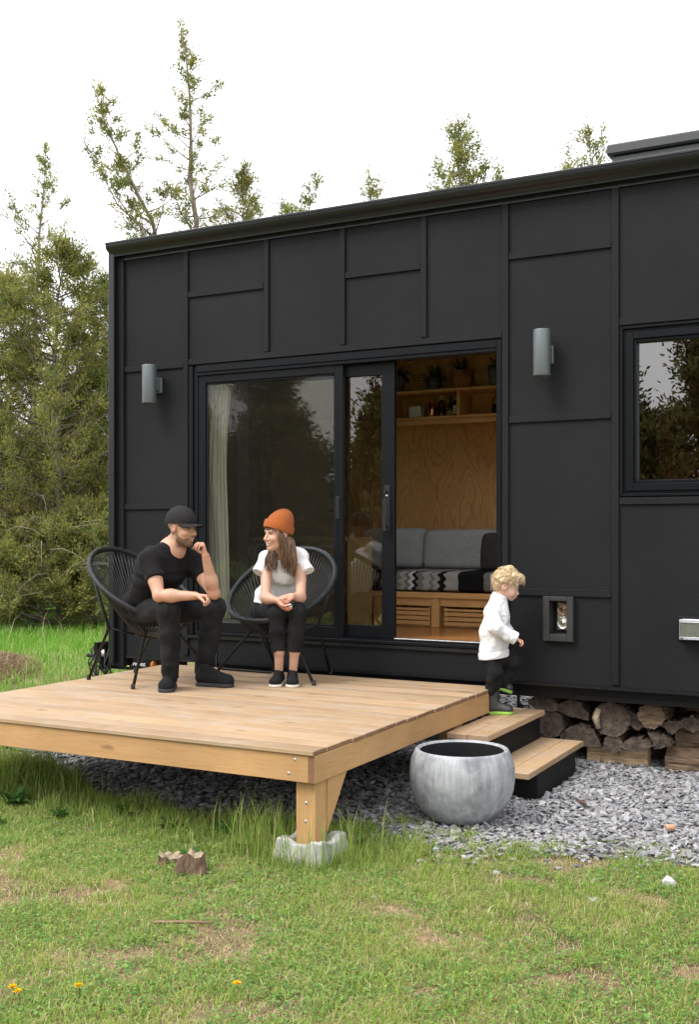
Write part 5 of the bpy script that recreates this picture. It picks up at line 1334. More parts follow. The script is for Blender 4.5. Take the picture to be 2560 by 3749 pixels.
# ------------------------------------------------------------------ firewood, stump, small things on the ground
def make_firewood():
    BARK = M_plain('dark_bark', (.065, .045, .031), .9, var=.6, scale=12, bstr=1.0, bdist=.02, stretch=(1.0, 1.0, 1.0)); CUT = M_plain('weathered_cut_wood', (.066, .047, .034), .85, var=.7, scale=22, bstr=1.0, bdist=.012)
    PALE = M_plain('fresh_split_wood', (.48, .34, .19), .8, var=.45, scale=7, bstr=.7, bdist=.01, stretch=(.7, 5, 9)); BARK2 = M_plain('brown_bark', (.13, .085, .052), .9, var=.55, scale=9, bstr=1.0, bdist=.02, stretch=(1, 4, 6)); PATCH = M_plain('pale_fungus', (.30, .24, .16), .8, var=.5, scale=40, bstr=.4)
    rr = random.Random(21)
    def log(c, L, R, ang, axis, label, mats, a0=0, seed=0, sq=1.0, tilt=0.0):
        """split log: a wedge of angle ang (2pi for a round), axis 'x' or 'y' direction of its length"""
        r = random.Random(seed); ph = [r.uniform(0, 6.28) for _ in range(8)]; cor = []
        if ang < 6:
            cor = [(0.0, 0.0)] + [(R * (1 + r.uniform(-.10, .10)) * math.cos(a0 + ang * k / 8), R * (1 + r.uniform(-.1, .1)) * math.sin(a0 + ang * k / 8) * sq) for k in range(9)]
        else: cor = [(R * (1 + r.uniform(-.09, .09)) * math.cos(ang * k / 13), R * (1 + r.uniform(-.09, .09)) * math.sin(ang * k / 13) * sq) for k in range(13)]
        prof, cutf = [], []
        for k in range(len(cor)):
            (ax, az), (bx, bz) = cor[k], cor[(k + 1) % len(cor)]; cut_side = ang < 6 and (k == 0 or k == len(cor) - 1); q = 7 if cut_side else 4
            for e in range(q): prof.append((ax + (bx - ax) * e / q, az + (bz - az) * e / q)); cutf.append(1 if cut_side else 0)
        c = (2.74 + (c[0] - 2.74) * 1.0235, c[1] + .16, 1.68 + (c[2] - 1.68) * 1.0235 + .012)  # log positions likewise scaled out from the camera point and set further back
        mx = sum(p[0] for p in prof) / len(prof); mz = sum(p[1] for p in prof) / len(prof)
        S = 15; v = []; m = len(prof); rid = [r.gauss(0, .0045) for _ in range(m)]
        for i in range(S):
            u = -L / 2 + L * i / (S - 1); w = 1 + .03 * math.sin(u * 9 + ph[0]) + r.uniform(-.01, .01)
            for k, (x, z) in enumerate(prof):
                d = rid[k] * (1 if cutf[k] == 0 else .5) * (.2 if i in (0, S - 1) else 1) + .004 * math.sin(u * 23 + ph[1] + k) + r.gauss(0, .0022); rr_ = math.hypot(x - mx, z - mz) + 1e-6
                v.append((u + (r.uniform(-.0015, .0015) if i in (0, S - 1) else 0), (x - mx) * (w + d / rr_), (z - mz) * (w + d / rr_)))
        b = MB(); faces = []
        for i in range(S - 1):
            for k in range(m): l = (k + 1) % m; faces.append(((i * m + k, i * m + l, (i + 1) * m + l, (i + 1) * m + k), cutf[k]))
        for end, sgn in ((0, 1), (S - 1, -1)):       # rough sawn ends: rings of points towards the heart
            prev = [end * m + k for k in range(m)]
            for f_ in (.72, .42, .16):
                cur = []
                for k in range(m):
                    x, y, z = v[end * m + k]; cur.append(len(v)); v.append((x + sgn * .002, (prof[k][0] - mx) * f_, (prof[k][1] - mz) * f_))
                for k in range(m): l = (k + 1) % m; q = (prev[k], prev[l], cur[l], cur[k]); faces.append((q if sgn < 0 else q[::-1], 2))
                prev = cur
            q = tuple(prev); faces.append((q if sgn < 0 else q[::-1], 2))
        M = Matrix.Translation(c) @ Matrix.Rotation(0 if axis == 'x' else PI / 2, 4, 'Z') @ Matrix.Rotation(tilt, 4, 'Y')
        v = [M @ V(p) for p in v]
        for q, mt in faces: b.f.append(q); b.m.append(min(mt, 1)); b.sm.append(False)
        b.v = [tuple(p) for p in v]
        o = b.build('firewood_log', mats); tag(o, label, 'log', 'firewood stacked under the house')
        return o
    bk = [BARK, CUT]
    # front row laid end-on (axis y), front faces near y = .45
    def e(x, z, R, ang, a0, label, L=.38, y=.62, mats=bk, sq=1.0, s=None):
        log((x, y, z), L, R, ang, 'y', label, mats, a0, int((x * 1000 + z * 777)) & 1023, sq)
    e(.335, .30, .115, 6.28, 0, 'dark round log end behind the upper step', sq=.95)
    e(.30, .455, .125, 2.6, .4, 'flat dark split log on top of the stack beside the steel pipe', L=.45)
    e(.51, .42, .125, 2.9, .35, 'broad dark split log on top of the stack, second from the pipe', L=.4)
    e(.56, .23, .150, 3.0, .1, 'wide grey fan-shaped split log end beside the lower step', sq=1.05)
    e(.25, .16, .10, 3.4, .2, 'brown log end half hidden by the lower step')
    e(.43, .12, .085, 3.0, .3, 'small log end between the lower step and the ground', y=.66)
    o = log((.79, .60, .37), .40, .125, 6.28, 'y', 'thick log with a pale fungus-covered rim in the middle of the stack', [BARK2, CUT], 0, 5)
    p = MB(); p.tube([(.655, .555, .425), (.635, .552, .36), (.655, .552, .28)], [.02, .028, .018], 8); p.build('fungus_patch', PATCH, o)
    e(.93, .38, .105, 2.5, 1.0, 'narrow upright dark log right of the fungus-rimmed one', mats=[BARK, CUT])
    e(1.07, .42, .095, 6.28, 0, 'rough jagged brown log end near the top of the stack', mats=[BARK2, BARK2], y=.58)
    e(1.20, .36, .105, 1.9, .6, 'wedge-shaped split log end near the top right', mats=bk, y=.63)
    e(1.335, .385, .11, 2.2, .4, 'second wedge-shaped log end beside the wide upper log', mats=bk, y=.63)
    e(.96, .215, .135, 2.4, .2, 'dark curved bark slab lying across the middle of the stack', mats=bk, y=.58, sq=.8)
    e(.80, .195, .07, 6.28, 0, 'small black round log end under the fungus-rimmed log', y=.60)
    e(1.125, .26, .12, 1.7, 1.2, 'tall wedge with a smooth grey cut face right of the bark slab', y=.60)
    log((.80, .58, .075), .44, .12, 3.3, 'x', 'pale freshly split log lying lengthwise on the gravel', [BARK2, PALE], -PI / 2 - .08, 31, .95)
    log((1.45, .60, .085), .62, .135, 6.28, 'x', 'big bark-covered log lying lengthwise at the bottom right', [BARK2, CUT], 0, 33, .9)
    log((1.48, .64, .270), .56, .125, 6.28, 'x', 'wide brown split log lying lengthwise above the big bottom log', [BARK2, CUT], 0, 37, .85)
    log((1.52, .62, .475), .50, .085, 3.2, 'x', 'grey weathered slab lying lengthwise on top at the right', [BARK2, CUT], 0, 39, .7)
    for i, x in enumerate((.33, .55, .77, .99, 1.21)):
        log((x, .98, .13), .4, .11, 6.28, 'y', ('dark log in the hidden back row behind the ' + ('upper step', 'lower step', 'pale split log', 'bark slab', 'big bark-covered log')[i]), bk, 0, 50 + i)
        log((x + .05, .98, .35), .4, .10, 6.28, 'y', ('dark log high in the back row behind the ' + ('upper step', 'lower step', 'pale split log', 'bark slab', 'big bark-covered log')[i]), bk, 0, 60 + i)

def rock_mesh(seed, r, flat=.5):
    b = bmesh.new(); bmesh.ops.create_icosphere(b, subdivisions=2, radius=r); q = random.Random(seed)
    ds = [V((q.gauss(0, 1), q.gauss(0, 1), q.gauss(0, 1))).normalized() for _ in range(9)]; hs = [r * q.uniform(.55, .85) for _ in ds]
    for v in b.verts:
        for d, h in zip(ds, hs):
            k = v.co.dot(d)
            if k > h: v.co -= d * (k - h)
        v.co.z *= flat
    m = MB(); b.verts.index_update(); m.add([v.co.copy() for v in b.verts], [[w.index for w in f.verts] for f in b.faces]); b.free()
    return m

def make_ground_things():
    STN = M_plain('pale_limestone', (.40, .40, .41), .85, var=.15, scale=30, bstr=.3)
    for i, (x, y, r, fl, lb) in enumerate(((1.655, -1.925, .042, .9, 'largest pale grey stone lying on the lawn near the gravel edge'), (1.33, -2.04, .026, .6, 'flat pale stone in the grass below the gravel edge'), (1.40, -2.30, .030, .5, 'half-buried grey stone further out in the lawn'), (.62, -2.33, .022, .5, 'small pale stone in the lawn below the planter'), (.16, -2.45, .018, .6, 'small stone in the lawn right of the deck block'), (.49, -2.74, .022, .5, 'small grey stone in the bare patch of lawn'), (.86, -2.12, .028, .4, 'flat grey stone at the frayed gravel edge'))):
        m = rock_mesh(40 + i, r, fl); o = m.build('stone', STN); o.location = (x, y, r * fl * .45); o.rotation_euler = (0, 0, i * 1.3); tag(o, lb, 'stone', 'loose stones on the lawn')
    b = MB(); b.lathe([(0, -.024), (.015, -.024), (.017, -.02), (.017, .02), (.015, .024), (0, .024)], 14, M=Matrix.Translation((1.48, -1.02, .045)) @ Matrix.Rotation(.7, 4, 'Z') @ Matrix.Rotation(PI / 2, 4, 'Y')); tag(b.build('cork', M_plain('cork_brown', (.50, .27, .16), .9, var=.3, scale=90)), 'light brown cork lying on the gravel', 'cork')
    b = MB(); b.tube([(.83, -.62, .035), (.87, -.66, .040), (.91, -.68, .035)], [.008, .012, .006], 6); tag(b.build('bark_chip', M_plain('brown_chip', (.10, .055, .035), .9)), 'thin dark brown bark chip on the gravel', 'chip')
    b = MB(); b.tube([(-.20, -3.50, .016), (-.05, -3.43, .020), (.03, -3.375, .014)], [.006, .007, .004], 6); tag(b.build('twig', M_plain('dry_twig', (.22, .14, .085), .9)), 'thin dry twig lying in the lawn', 'twig')
    # sawn stump with a few low shoots
    BK = M_plain('stump_bark', (.13, .082, .05), .95, var=.5, scale=14, bstr=1.0, bdist=.02, stretch=(5, 5, 1)); TP = M_plain('stump_top', (.24, .185, .125), .9, var=.35, scale=30, bstr=.4)
    for sx, sy, R, hh, lb in ((-.46, -2.84, .070, .105, 'broken brown stump standing in the lawn below the deck'), (-.655, -2.78, .055, .06, 'low grey stump left of the broken one')):
        r = random.Random(int(R * 1000)); v = []; f = []; n = 16
        for j, (z, k) in enumerate(((-.03, 1.35), (.02, 1.1), (hh * .6, .95), (hh, .9))):
            for i in range(n):
                a = 2 * PI * i / n; q = R * k * (1 + .18 * math.sin(3 * a + sx * 9) + r.uniform(-.1, .1)); v.append((sx + q * math.cos(a), sy + q * math.sin(a), z + (r.uniform(-.022, .02) if j == 3 else 0)))
        for j in range(3):
            for i in range(n): l = (i + 1) % n; f.append((j * n + i, j * n + l, (j + 1) * n + l, (j + 1) * n + i))
        t = thing('tree_stump', lb, 'stump', (sx, sy, 0), 0, 'stumps in the lawn')
        b = MB(); b.add(v, f); b.build('bark', BK, t)
        b = MB(); v2 = v[3 * n:] + [(sx, sy, hh - .01)]; b.add(v2, [(i, (i + 1) % n, n) for i in range(n)]); b.build('cut_top', TP, t)
    # dandelions
    for i, (x, y, lb) in enumerate(((.537, -3.94, 'yellow dandelion nearest the middle of the lawn'), (.041, -4.222, 'single yellow dandelion between the middle one and the pair'), (-.16, -4.34, 'left dandelion of the close yellow pair'), (-.115, -4.36, 'right dandelion of the close yellow pair'))):
        t = thing('dandelion', lb, 'flower', (x, y, 0), 0, 'dandelions in the lawn'); q = random.Random(i)
        b = MB(); b.tube([(x, y, 0), (x + .004, y, .03), (x, y - .004, .055)], .0018, 5); b.build('stem', M_leaf('dandelion_stem', (.12, .18, .05)), t)
        b = MB()
        for k in range(46):
            a = q.uniform(0, 2 * PI); e = q.uniform(.05, 1.3); L = .017; d = V((math.cos(a) * math.cos(e), math.sin(a) * math.cos(e), math.sin(e) * .6)); s = d.cross(V((0, 0, 1))).normalized() * .0026; p = V((x, y - .004, .055)); b.add([p, p + d * L - s, p + d * L * 1.08, p + d * L + s], [(0, 1, 2, 3)])
        b.build('petals', M_leaf('dandelion_yellow', (.78, .50, .01), var=.15), t)

# ------------------------------------------------------------------ ground, grass, gravel, trees
_T = np.random.default_rng(99).random((256, 256))
def vnoise(x, y, s=1.0, o=0.0):
    x = np.asarray(x) / s + o; y = np.asarray(y) / s + o * 1.7
    xi = np.floor(x).astype(int); yi = np.floor(y).astype(int); fx = x - xi; fy = y - yi
    fx = fx * fx * (3 - 2 * fx); fy = fy * fy * (3 - 2 * fy)
    a = _T[xi & 255, yi & 255]; b = _T[(xi + 1) & 255, yi & 255]; c = _T[xi & 255, (yi + 1) & 255]; d = _T[(xi + 1) & 255, (yi + 1) & 255]
    return (a * (1 - fx) + b * fx) * (1 - fy) + (c * (1 - fx) + d * fx) * fy
def fbm(x, y, s=1.0, o=0.0, n=4):
    t = 0; w = 0
    for i in range(n): t = t + vnoise(x, y, s / 2 ** i, o + 13.7 * i) * .5 ** i; w += .5 ** i
    return t / w

GRAVEL = [(-5.2, -.55), (-3.8, -.85), (-3.41, -.95), (-2.61, -1.47), (-2.07, -1.77), (-1.59, -1.91), (-1.18, -1.93), (-.78, -1.86), (-.57, -1.82), (-.21, -1.63), (0, -1.70), (.26, -1.84), (.46, -1.88), (.64, -1.95), (.89, -1.74), (1.32, -1.60), (1.73, -1.57), (2.6, -1.5), (4.6, -1.3), (4.6, 3.6), (-2.7, 3.6), (-3.2, 1.0), (-5.2, .35)]
def in_poly(x, y, poly):
    x = np.asarray(x); y = np.asarray(y); r = np.zeros(x.shape, bool); n = len(poly)
    for i in range(n):
        x1, y1 = poly[i]; x2, y2 = poly[(i + 1) % n]
        c = ((y1 > y) != (y2 > y)) & (x < (x2 - x1) * (y - y1) / ((y2 - y1) if y2 != y1 else 1e-9) + x1)
        r ^= c
    return r
def edge_dist(x, y, poly):
    d = np.full(np.shape(x), 1e9); n = len(poly)
    for i in range(n):
        a = np.array(poly[i]); b = np.array(poly[(i + 1) % n]); ab = b - a
        t = np.clip(((x - a[0]) * ab[0] + (y - a[1]) * ab[1]) / (ab @ ab), 0, 1)
        d = np.minimum(d, np.hypot(x - a[0] - ab[0] * t, y - a[1] - ab[1] * t))
    return d

def bare(x, y):
    """0 lush .. 1 bare, dry ground"""
    q = fbm(x, y, .24, 3.0, 4) * .72 + fbm(x, y, .9, 18.0, 2) * .28
    return np.clip((q - .485) * 4.5 + (vnoise(x, y, .05, 9.0) - .5) * .6, 0, .85)

def make_ground():
    xs = np.unique(np.concatenate([np.linspace(-250, -16, 18), np.linspace(-16, 7, 116), np.linspace(7, 250, 18)])); ys = np.unique(np.concatenate([np.linspace(-250, -9, 18), np.linspace(-9, 16, 126), np.linspace(16, 250, 18)]))
    X, Y = np.meshgrid(xs, ys, indexing='ij')
    Z = (fbm(X, Y, 1.1, 5.0, 3) - .5) * .05
    g = in_poly(X, Y, GRAVEL); ed = edge_dist(X, Y, GRAVEL)
    Z = np.where(g, -.03, Z * np.clip(ed / .6, 0, 1) * np.clip((np.hypot(X, Y) < 30) * 1.0, 0, 1))
    nx, ny = len(xs), len(ys); v = np.stack([X, Y, Z], -1).reshape(-1, 3)
    i, j = np.meshgrid(np.arange(nx - 1), np.arange(ny - 1), indexing='ij'); a = (i * ny + j).ravel()
    f = np.stack([a, a + ny, a + ny + 1, a + 1], 1)
    m, nt, out = newmat('lawn_soil'); cv = coords(nt)
    n1 = noise(nt, cv, 1.7, 6, .6); n2 = noise(nt, cv, 38, 5, .7); n3 = noise(nt, cv, .5, 3)
    r1 = ramp(nt, [(.36, (.10, .09, .045)), (.5, (.19, .135, .085)), (.62, (.27, .185, .13))]); nt.links.new(n1.outputs[0], r1.inputs[0])
    r2 = ramp(nt, [(.3, (.55, .55, .55)), (.7, (1.45, 1.4, 1.35))]); nt.links.new(n2.outputs[0], r2.inputs[0])
    ln = nd(nt, 'ShaderNodeVectorMath', operation='LENGTH'); nt.links.new(cv, ln.inputs[0])        # rough grass takes over away from the trodden lawn
    far = nd(nt, 'ShaderNodeMapRange', in_1=6.0, in_2=9.5); nt.links.new(ln.outputs['Value'], far.inputs[0])
    fg = ramp(nt, [(.35, (.10, .16, .035)), (.55, (.15, .21, .05)), (.72, (.23, .22, .09))]); nt.links.new(n3.outputs[0], fg.inputs[0])
    c = mixc(nt, 1, mixc(nt, far.outputs[0], r1.outputs[0], fg.outputs[0]), r2.outputs[0], 'MULTIPLY')
    bsdf(nt, out, c, .95, 0, bump(nt, n2.outputs[0], .7, .02), .1)
    tag(link('ground', meshnp('ground', v, f.ravel(), np.full(len(f), 4), True), m), kind='structure')
    # gravel bed sheet
    m, nt, out = newmat('gravel_base'); cv = coords(nt)
    vo = nt.nodes.new('ShaderNodeTexVoronoi'); vo.inputs['Scale'].default_value = 34; nt.links.new(cv, vo.inputs['Vector'])
    sp = nd(nt, 'ShaderNodeSeparateColor'); nt.links.new(vo.outputs['Color'], sp.inputs[0])
    r = ramp(nt, [(0, (.07, .07, .072)), (1, (.19, .19, .195))]); nt.links.new(sp.outputs[0], r.inputs[0])
    bsdf(nt, out, r.outputs[0], .9, 0, bump(nt, vo.outputs['Distance'], .9, .02), .2)
    bm = bmesh.new(); vs = [bm.verts.new((x, y, .004)) for x, y in GRAVEL]; bm.faces.new(vs); me = bpy.data.meshes.new('gravel_bed'); bmesh.ops.triangulate(bm, faces=bm.faces[:]); bm.to_mesh(me); bm.free()
    tag(link('gravel_bed', me, m), kind='structure')

def make_gravel():
    r = np.random.default_rng(5)
    bm = bmesh.new(); bmesh.ops.create_icosphere(bm, subdivisions=1, radius=1.0); bv = np.array([v.co[:] for v in bm.verts]); bf = np.array([[v.index for v in f.verts] for f in bm.faces]); bm.free()
    P = []
    for (x0, x1, y0, y1, dens, s0, s1) in ((-.25, 2.3, -2.15, 1.1, 2700, .009, .027), (-3.0, -.2, -2.1, 1.2, 900, .013, .028), (-5.2, -2.9, -1.1, .9, 800, .014, .03), (-2.7, 4.5, 1.1, 3.5, 260, .022, .05), (2.3, 4.5, -1.5, 1.1, 500, .016, .03)):
        n = int((x1 - x0) * (y1 - y0) * dens); x = r.uniform(x0, x1, n); y = r.uniform(y0, y1, n)
        d = edge_dist(x, y, GRAVEL); ins = in_poly(x, y, GRAVEL)
        k = (ins & (r.random(n) < np.clip(.25 + d / .35, 0, 1))) | (~ins & (d < .45) & (r.random(n) < .16 * np.exp(-d / .14)))
        s = s0 + (s1 - s0) * r.random(n) ** 2.2
        P.append(np.stack([x, y, s], 1)[k])
    P = np.concatenate(P); n = len(P)
    cx, cy, R = .33, -1.263, .165
    P = P[np.hypot(P[:, 0] - cx, P[:, 1] - cy) > R]; P = P[~((P[:, 0] > .26) & (P[:, 0] < .59) & (P[:, 1] > -.63) & (P[:, 1] < .23))]; n = len(P)
    nv = len(bv)
    sc = np.stack([r.uniform(.8, 1.6, n), r.uniform(.6, 1.05, n), r.uniform(.20, .46, n)], 1)[:, None, :] * P[:, None, 2:3]
    v = bv[None] * (1 + r.normal(0, .17, (n, nv, 1))) * sc
    a = r.uniform(0, 2 * PI, n); t = r.normal(0, .36, n)
    c, s = np.cos(t)[:, None], np.sin(t)[:, None]; x, z = v[..., 0] * c - v[..., 2] * s, v[..., 0] * s + v[..., 2] * c
    c, s = np.cos(a)[:, None], np.sin(a)[:, None]; X = x * c - v[..., 1] * s + P[:, None, 0]; Y = x * s + v[..., 1] * c + P[:, None, 1]
    Z = z + (P[:, 2] * .25 + r.uniform(0, .014, n))[:, None]
    f = (bf[None] + (np.arange(n) * nv)[:, None, None]).reshape(-1)
    me = meshnp('gravel', np.stack([X, Y, Z], -1).reshape(-1, 3), f, np.full(n * len(bf), 3), False)
    tone = np.clip(r.normal(.235, .065, n), .09, .48); wm = r.normal(.002, .007, n)
    col = np.stack([tone + wm, tone, tone - wm + .006, np.ones(n)], 1).repeat(nv, 0)
    at = me.attributes.new('tint', 'FLOAT_COLOR', 'POINT'); at.data.foreach_set('color', col.astype(np.float32).ravel())
    m, nt, out = newmat('crushed_limestone'); an = nd(nt, 'ShaderNodeAttribute'); an.attribute_name = 'tint'
    n2 = noise(nt, coords(nt), 90, 4); r2 = ramp(nt, [(.3, (.75, .75, .75)), (.7, (1.2, 1.2, 1.2))]); nt.links.new(n2.outputs[0], r2.inputs[0])
    bsdf(nt, out, mixc(nt, 1, an.outputs['Color'], r2.outputs[0], 'MULTIPLY'), .75, 0, None, .3)
    tag(link('gravel', me, m), kind='stuff')

def blades(r, x, y, z, h, w, lean, col, name, droop=.5):
    n = len(x); a = r.uniform(0, 2 * PI, n); l = lean * h
    dx, dy = np.cos(a) * l, np.sin(a) * l; sa = a + PI / 2 + r.normal(0, .5, n); sx, sy = np.cos(sa) * w / 2, np.sin(sa) * w / 2
    v = np.empty((n, 5, 3))
    v[:, 0] = np.stack([x - sx, y - sy, z], 1); v[:, 1] = np.stack([x + sx, y + sy, z], 1)
    mx, my, mz = x + dx * .35, y + dy * .35, z + h * .6
    v[:, 2] = np.stack([mx - sx * .75, my - sy * .75, mz], 1); v[:, 3] = np.stack([mx + sx * .75, my + sy * .75, mz], 1)
    v[:, 4] = np.stack([x + dx, y + dy, z + h * (1 - droop * np.clip(lean, 0, 1.2) * .6)], 1)
    b = (np.arange(n) * 5)[:, None]
    fl = np.concatenate([b + np.array([[0, 1, 3, 2]]), b + np.array([[2, 3, 4]])], 1).ravel()
    lt = np.tile([4, 3], n)
    return v.reshape(-1, 3), fl, lt, np.repeat(col, 5, 0)

def ground_z(x, y):
    ed = edge_dist(x, y, GRAVEL)
    return (fbm(x, y, 1.1, 5.0, 3) - .5) * .05 * np.clip(ed / .6, 0, 1) - .004

GREENS = np.array([(.220, .350, .055), (.290, .405, .075), (.37, .45, .11), (.175, .295, .056), (.45, .49, .165)]); STRAWS = np.array([(.68, .56, .34), (.60, .47, .27), (.72, .62, .42), (.45, .32, .19)])
def make_grass():
    r = np.random.default_rng(17)
    G = M_attr('grass_blade', .48)
    def emit(name, parts):
        v = []; f = []; lt = []; c = []; o = 0
        for (a, b, d, e) in parts: v.append(a); f.append(b + o); lt.append(d); c.append(e); o += len(a)
        me = meshnp(name, np.concatenate(v), np.concatenate(f), np.concatenate(lt), False)
        col = np.concatenate(c); col = np.concatenate([col, np.ones((len(col), 1))], 1)
        at = me.attributes.new('tint', 'FLOAT_COLOR', 'POINT'); at.data.foreach_set('color', col.astype(np.float32).ravel())
        return tag(link(name, me, G), kind='stuff')
    def scatter(n, x0, x1, y0, y1, maxd=9.5, fov=True):
        x = r.uniform(x0, x1, n); y = r.uniform(y0, y1, n)
        if fov:
            qx, qy = x - 2.74, y + 7.251; dep = -.4664 * qx + .8846 * qy; lat = .8846 * qx + .4664 * qy
            k = (dep > 3.0) & (np.abs(lat) < dep * .36 + .55) & (dep < maxd); x, y = x[k], y[k]
        k = ~in_poly(x, y, GRAVEL) | ((x > -.1) & (edge_dist(x, y, GRAVEL) < .34 * np.clip((fbm(x, y, .30, 91.0, 3) - .46) * 5, 0, 1)) & (r.random(len(x)) < .55)); return x[k], y[k]
    def colour(n, dry, r1=.14):
        g = GREENS[r.integers(0, len(GREENS), n)]; s = STRAWS[r.integers(0, len(STRAWS), n)]
        k = (r.random(n) < dry)[:, None]
        return np.where(k, s, g) * r.uniform(1 - r1, 1 + r1, (n, 1))
    parts = []
    # mown lawn in front
    x, y = scatter(420000, -2.6, 4.0, -5.6, -1.2); b = bare(x, y); k = r.random(len(x)) < np.clip(.9 - .72 * b, .12, 1); x, y, b = x[k], y[k], b[k]; n = len(x)
    h = r.uniform(.016, .045, n) * (1.1 - .5 * b) ; parts.append(blades(r, x, y, ground_z(x, y), h, r.uniform(.0022, .0045, n), r.uniform(.2, 1.5, n), colour(n, np.clip(.12 + .55 * b, 0, .8)), 'g'))
    # flat dead thatch in the dry patches
    x, y = scatter(200000, -2.6, 4.0, -5.6, -1.5); b = bare(x, y); k = r.random(len(x)) < b * np.clip((vnoise(x, y, .42, 61.0) - .3) * 2.2, .08, .8); x, y = x[k], y[k]; n = len(x)
    parts.append(blades(r, x, y, ground_z(x, y) + .002, r.uniform(.006, .018, n), r.uniform(.0018, .0035, n), r.uniform(2.0, 5.0, n), STRAWS[r.integers(0, 4, n)] * r.uniform(.7, 1.1, (n, 1)), 'g', 0))
    # lusher tufts
    cxs, cys = scatter(2600, -2.6, 4.0, -5.6, -1.4); 
    cx = np.repeat(cxs, 16) + r.normal(0, .022, len(cxs) * 16); cy = np.repeat(cys, 16) + r.normal(0, .022, len(cxs) * 16); k = bare(cx, cy) < .55; cx, cy = cx[k], cy[k]; n = len(cx)
    parts.append(blades(r, cx, cy, ground_z(cx, cy), r.uniform(.03, .07, n), r.uniform(.0025, .005, n), r.uniform(.2, 1.1, n), colour(n, .06), 'g'))
    emit('grass', parts)
    # clover and low weeds between the blades
    x, y = scatter(150000, -2.6, 4.0, -5.6, -1.3); q = fbm(x, y, .38, 31.0, 4); k = (r.random(len(x)) < np.clip((q - .44) * 7, .03, 1)) & (bare(x, y) < .8); x, y = x[k], y[k]; n = len(x); z = ground_z(x, y) + r.uniform(.008, .034, n)
    a = r.uniform(0, 2 * PI, n); L = r.uniform(.007, .016, n); d = np.stack([np.cos(a), np.sin(a), r.normal(0, .25, n)], 1) * L[:, None]; s = np.stack([-np.sin(a), np.cos(a), r.normal(0, .25, n)], 1) * (L * .8)[:, None]; p = np.stack([x, y, z], 1)
    v = np.stack([p, p + d * .6 - s * .7, p + d * 1.1, p + d * .6 + s * .7], 1).reshape(-1, 3); f = np.arange(4 * n); c = np.array([(.13, .285, .06), (.185, .335, .075), (.245, .365, .095), (.10, .235, .06)])[r.integers(0, 4, n)] * r.uniform(.8, 1.25, (n, 1))
    emit('clover', [(v, f, np.full(n, 4), np.repeat(c, 4, 0))])
    # long grass along the shaded deck edge and round the post
    parts = []
    x, y = scatter(38000, -3.4, .45, -2.85, -1.45); ed = edge_dist(x, y, GRAVEL); pd = np.hypot(x + .08, y + 2.33)
    k = r.random(len(x)) < np.clip(1.0 - np.abs(y + 2.15 + .18 * (x + 1) * (x < -1)) / .50, 0, 1) * (.35 + fbm(x, y, .3, 40, 3)); x, y, ed, pd = x[k], y[k], ed[k], pd[k]
    k = ~((np.abs(x + .0775) < .14) & (np.abs(y + 2.3325) < .15)); x, y, pd = x[k], y[k], pd[k]; n = len(x)
    h = r.uniform(.05, .14, n) * (.25 + 1.5 * fbm(x, y, .28, 50, 3) ** 1.6) * (1 + .7 * np.clip(1 - pd / .55, 0, 1)); parts.append(blades(r, x, y, ground_z(x, y), h, r.uniform(.003, .006, n), r.uniform(.1, .8, n), colour(n, .05) * .9, 'g'))
    a = r.uniform(0, 2 * PI, 420); d = np.abs(r.normal(.20, .09, 420)); x = -.13 + np.cos(a) * d * 1.3 - .02; y = -2.36 + np.sin(a) * d * .8; k = ~((np.abs(x + .0775) < .15) & (np.abs(y + 2.3325) < .16)); x, y = x[k], y[k]; n = len(x)
    parts.append(blades(r, x, y, ground_z(x, y), r.uniform(.16, .36, n), r.uniform(.003, .0065, n), r.uniform(.1, .55, n), colour(n, .02) * .85, 'g', .25))
    # left edge clump by the gravel strip
    x = r.normal(-2.75, .35, 2600); y = r.normal(-1.75, .16, 2600); k = ~in_poly(x, y, GRAVEL); x, y = x[k], y[k]; n = len(x)
    parts.append(blades(r, x, y, ground_z(x, y), r.uniform(.10, .26, n), r.uniform(.004, .008, n), r.uniform(.1, .6, n), colour(n, .03) * .9, 'g', .3))
    emit('long_grass', parts)
    # tufts creeping over the gravel edge
    parts = []
    for px, py, m_, sp in ((.47, -1.62, 110, .05), (.26, -1.69, 60, .06), (.60, -1.80, 50, .05), (.80, -1.72, 80, .07), (.05, -1.60, 90, .08), (.20, -1.36, 12, .02), (.30, -1.80, 80, .07), (1.0, -1.60, 40, .05), (1.35, -1.50, 30, .04), (1.6, -1.50, 40, .06)):
        x = r.normal(px, sp, m_); y = r.normal(py, sp, m_); parts.append(blades(r, x, y, np.full(m_, .004), r.uniform(.03, .075, m_), r.uniform(.003, .006, m_), r.uniform(.3, 1.2, m_), colour(m_, .06), 'g'))
    emit('grass_tufts', parts)
    # meadow to the left of and behind the house
    parts = []
    x = r.uniform(-20, -3.3, 90000); y = r.uniform(-1.6, 15, 90000); qx, qy = x - 2.74, y + 7.251; dep = -.4664 * qx + .8846 * qy; lat = .8846 * qx + .4664 * qy
    k = (lat < -dep * .17) & (lat > -dep * .42) & (dep > 7) & ~in_poly(x, y, GRAVEL); x, y, dep = x[k], y[k], dep[k]; n = len(x)
    dry = np.clip((fbm(x, y, 1.6, 77, 3) - .6) * 3, 0, .3)
    parts.append(blades(r, x, y, np.zeros(n), r.uniform(.06, .20, n), r.uniform(.006, .012, n) * (dep / 11), r.uniform(.1, .8, n), colour(n, dry) * np.array([.60, .88, .55]), 'g', .3))
    x = r.uniform(-11, -4.5, 60); y = r.uniform(.8, 6.5, 60); n = 60; parts.append(blades(r, x, y, np.zeros(n), r.uniform(.3, .8, n), np.full(n, .007), r.uniform(.2, .7, n), STRAWS[r.integers(0, 3, n)], 'g', .3))
    emit('meadow_grass', parts)
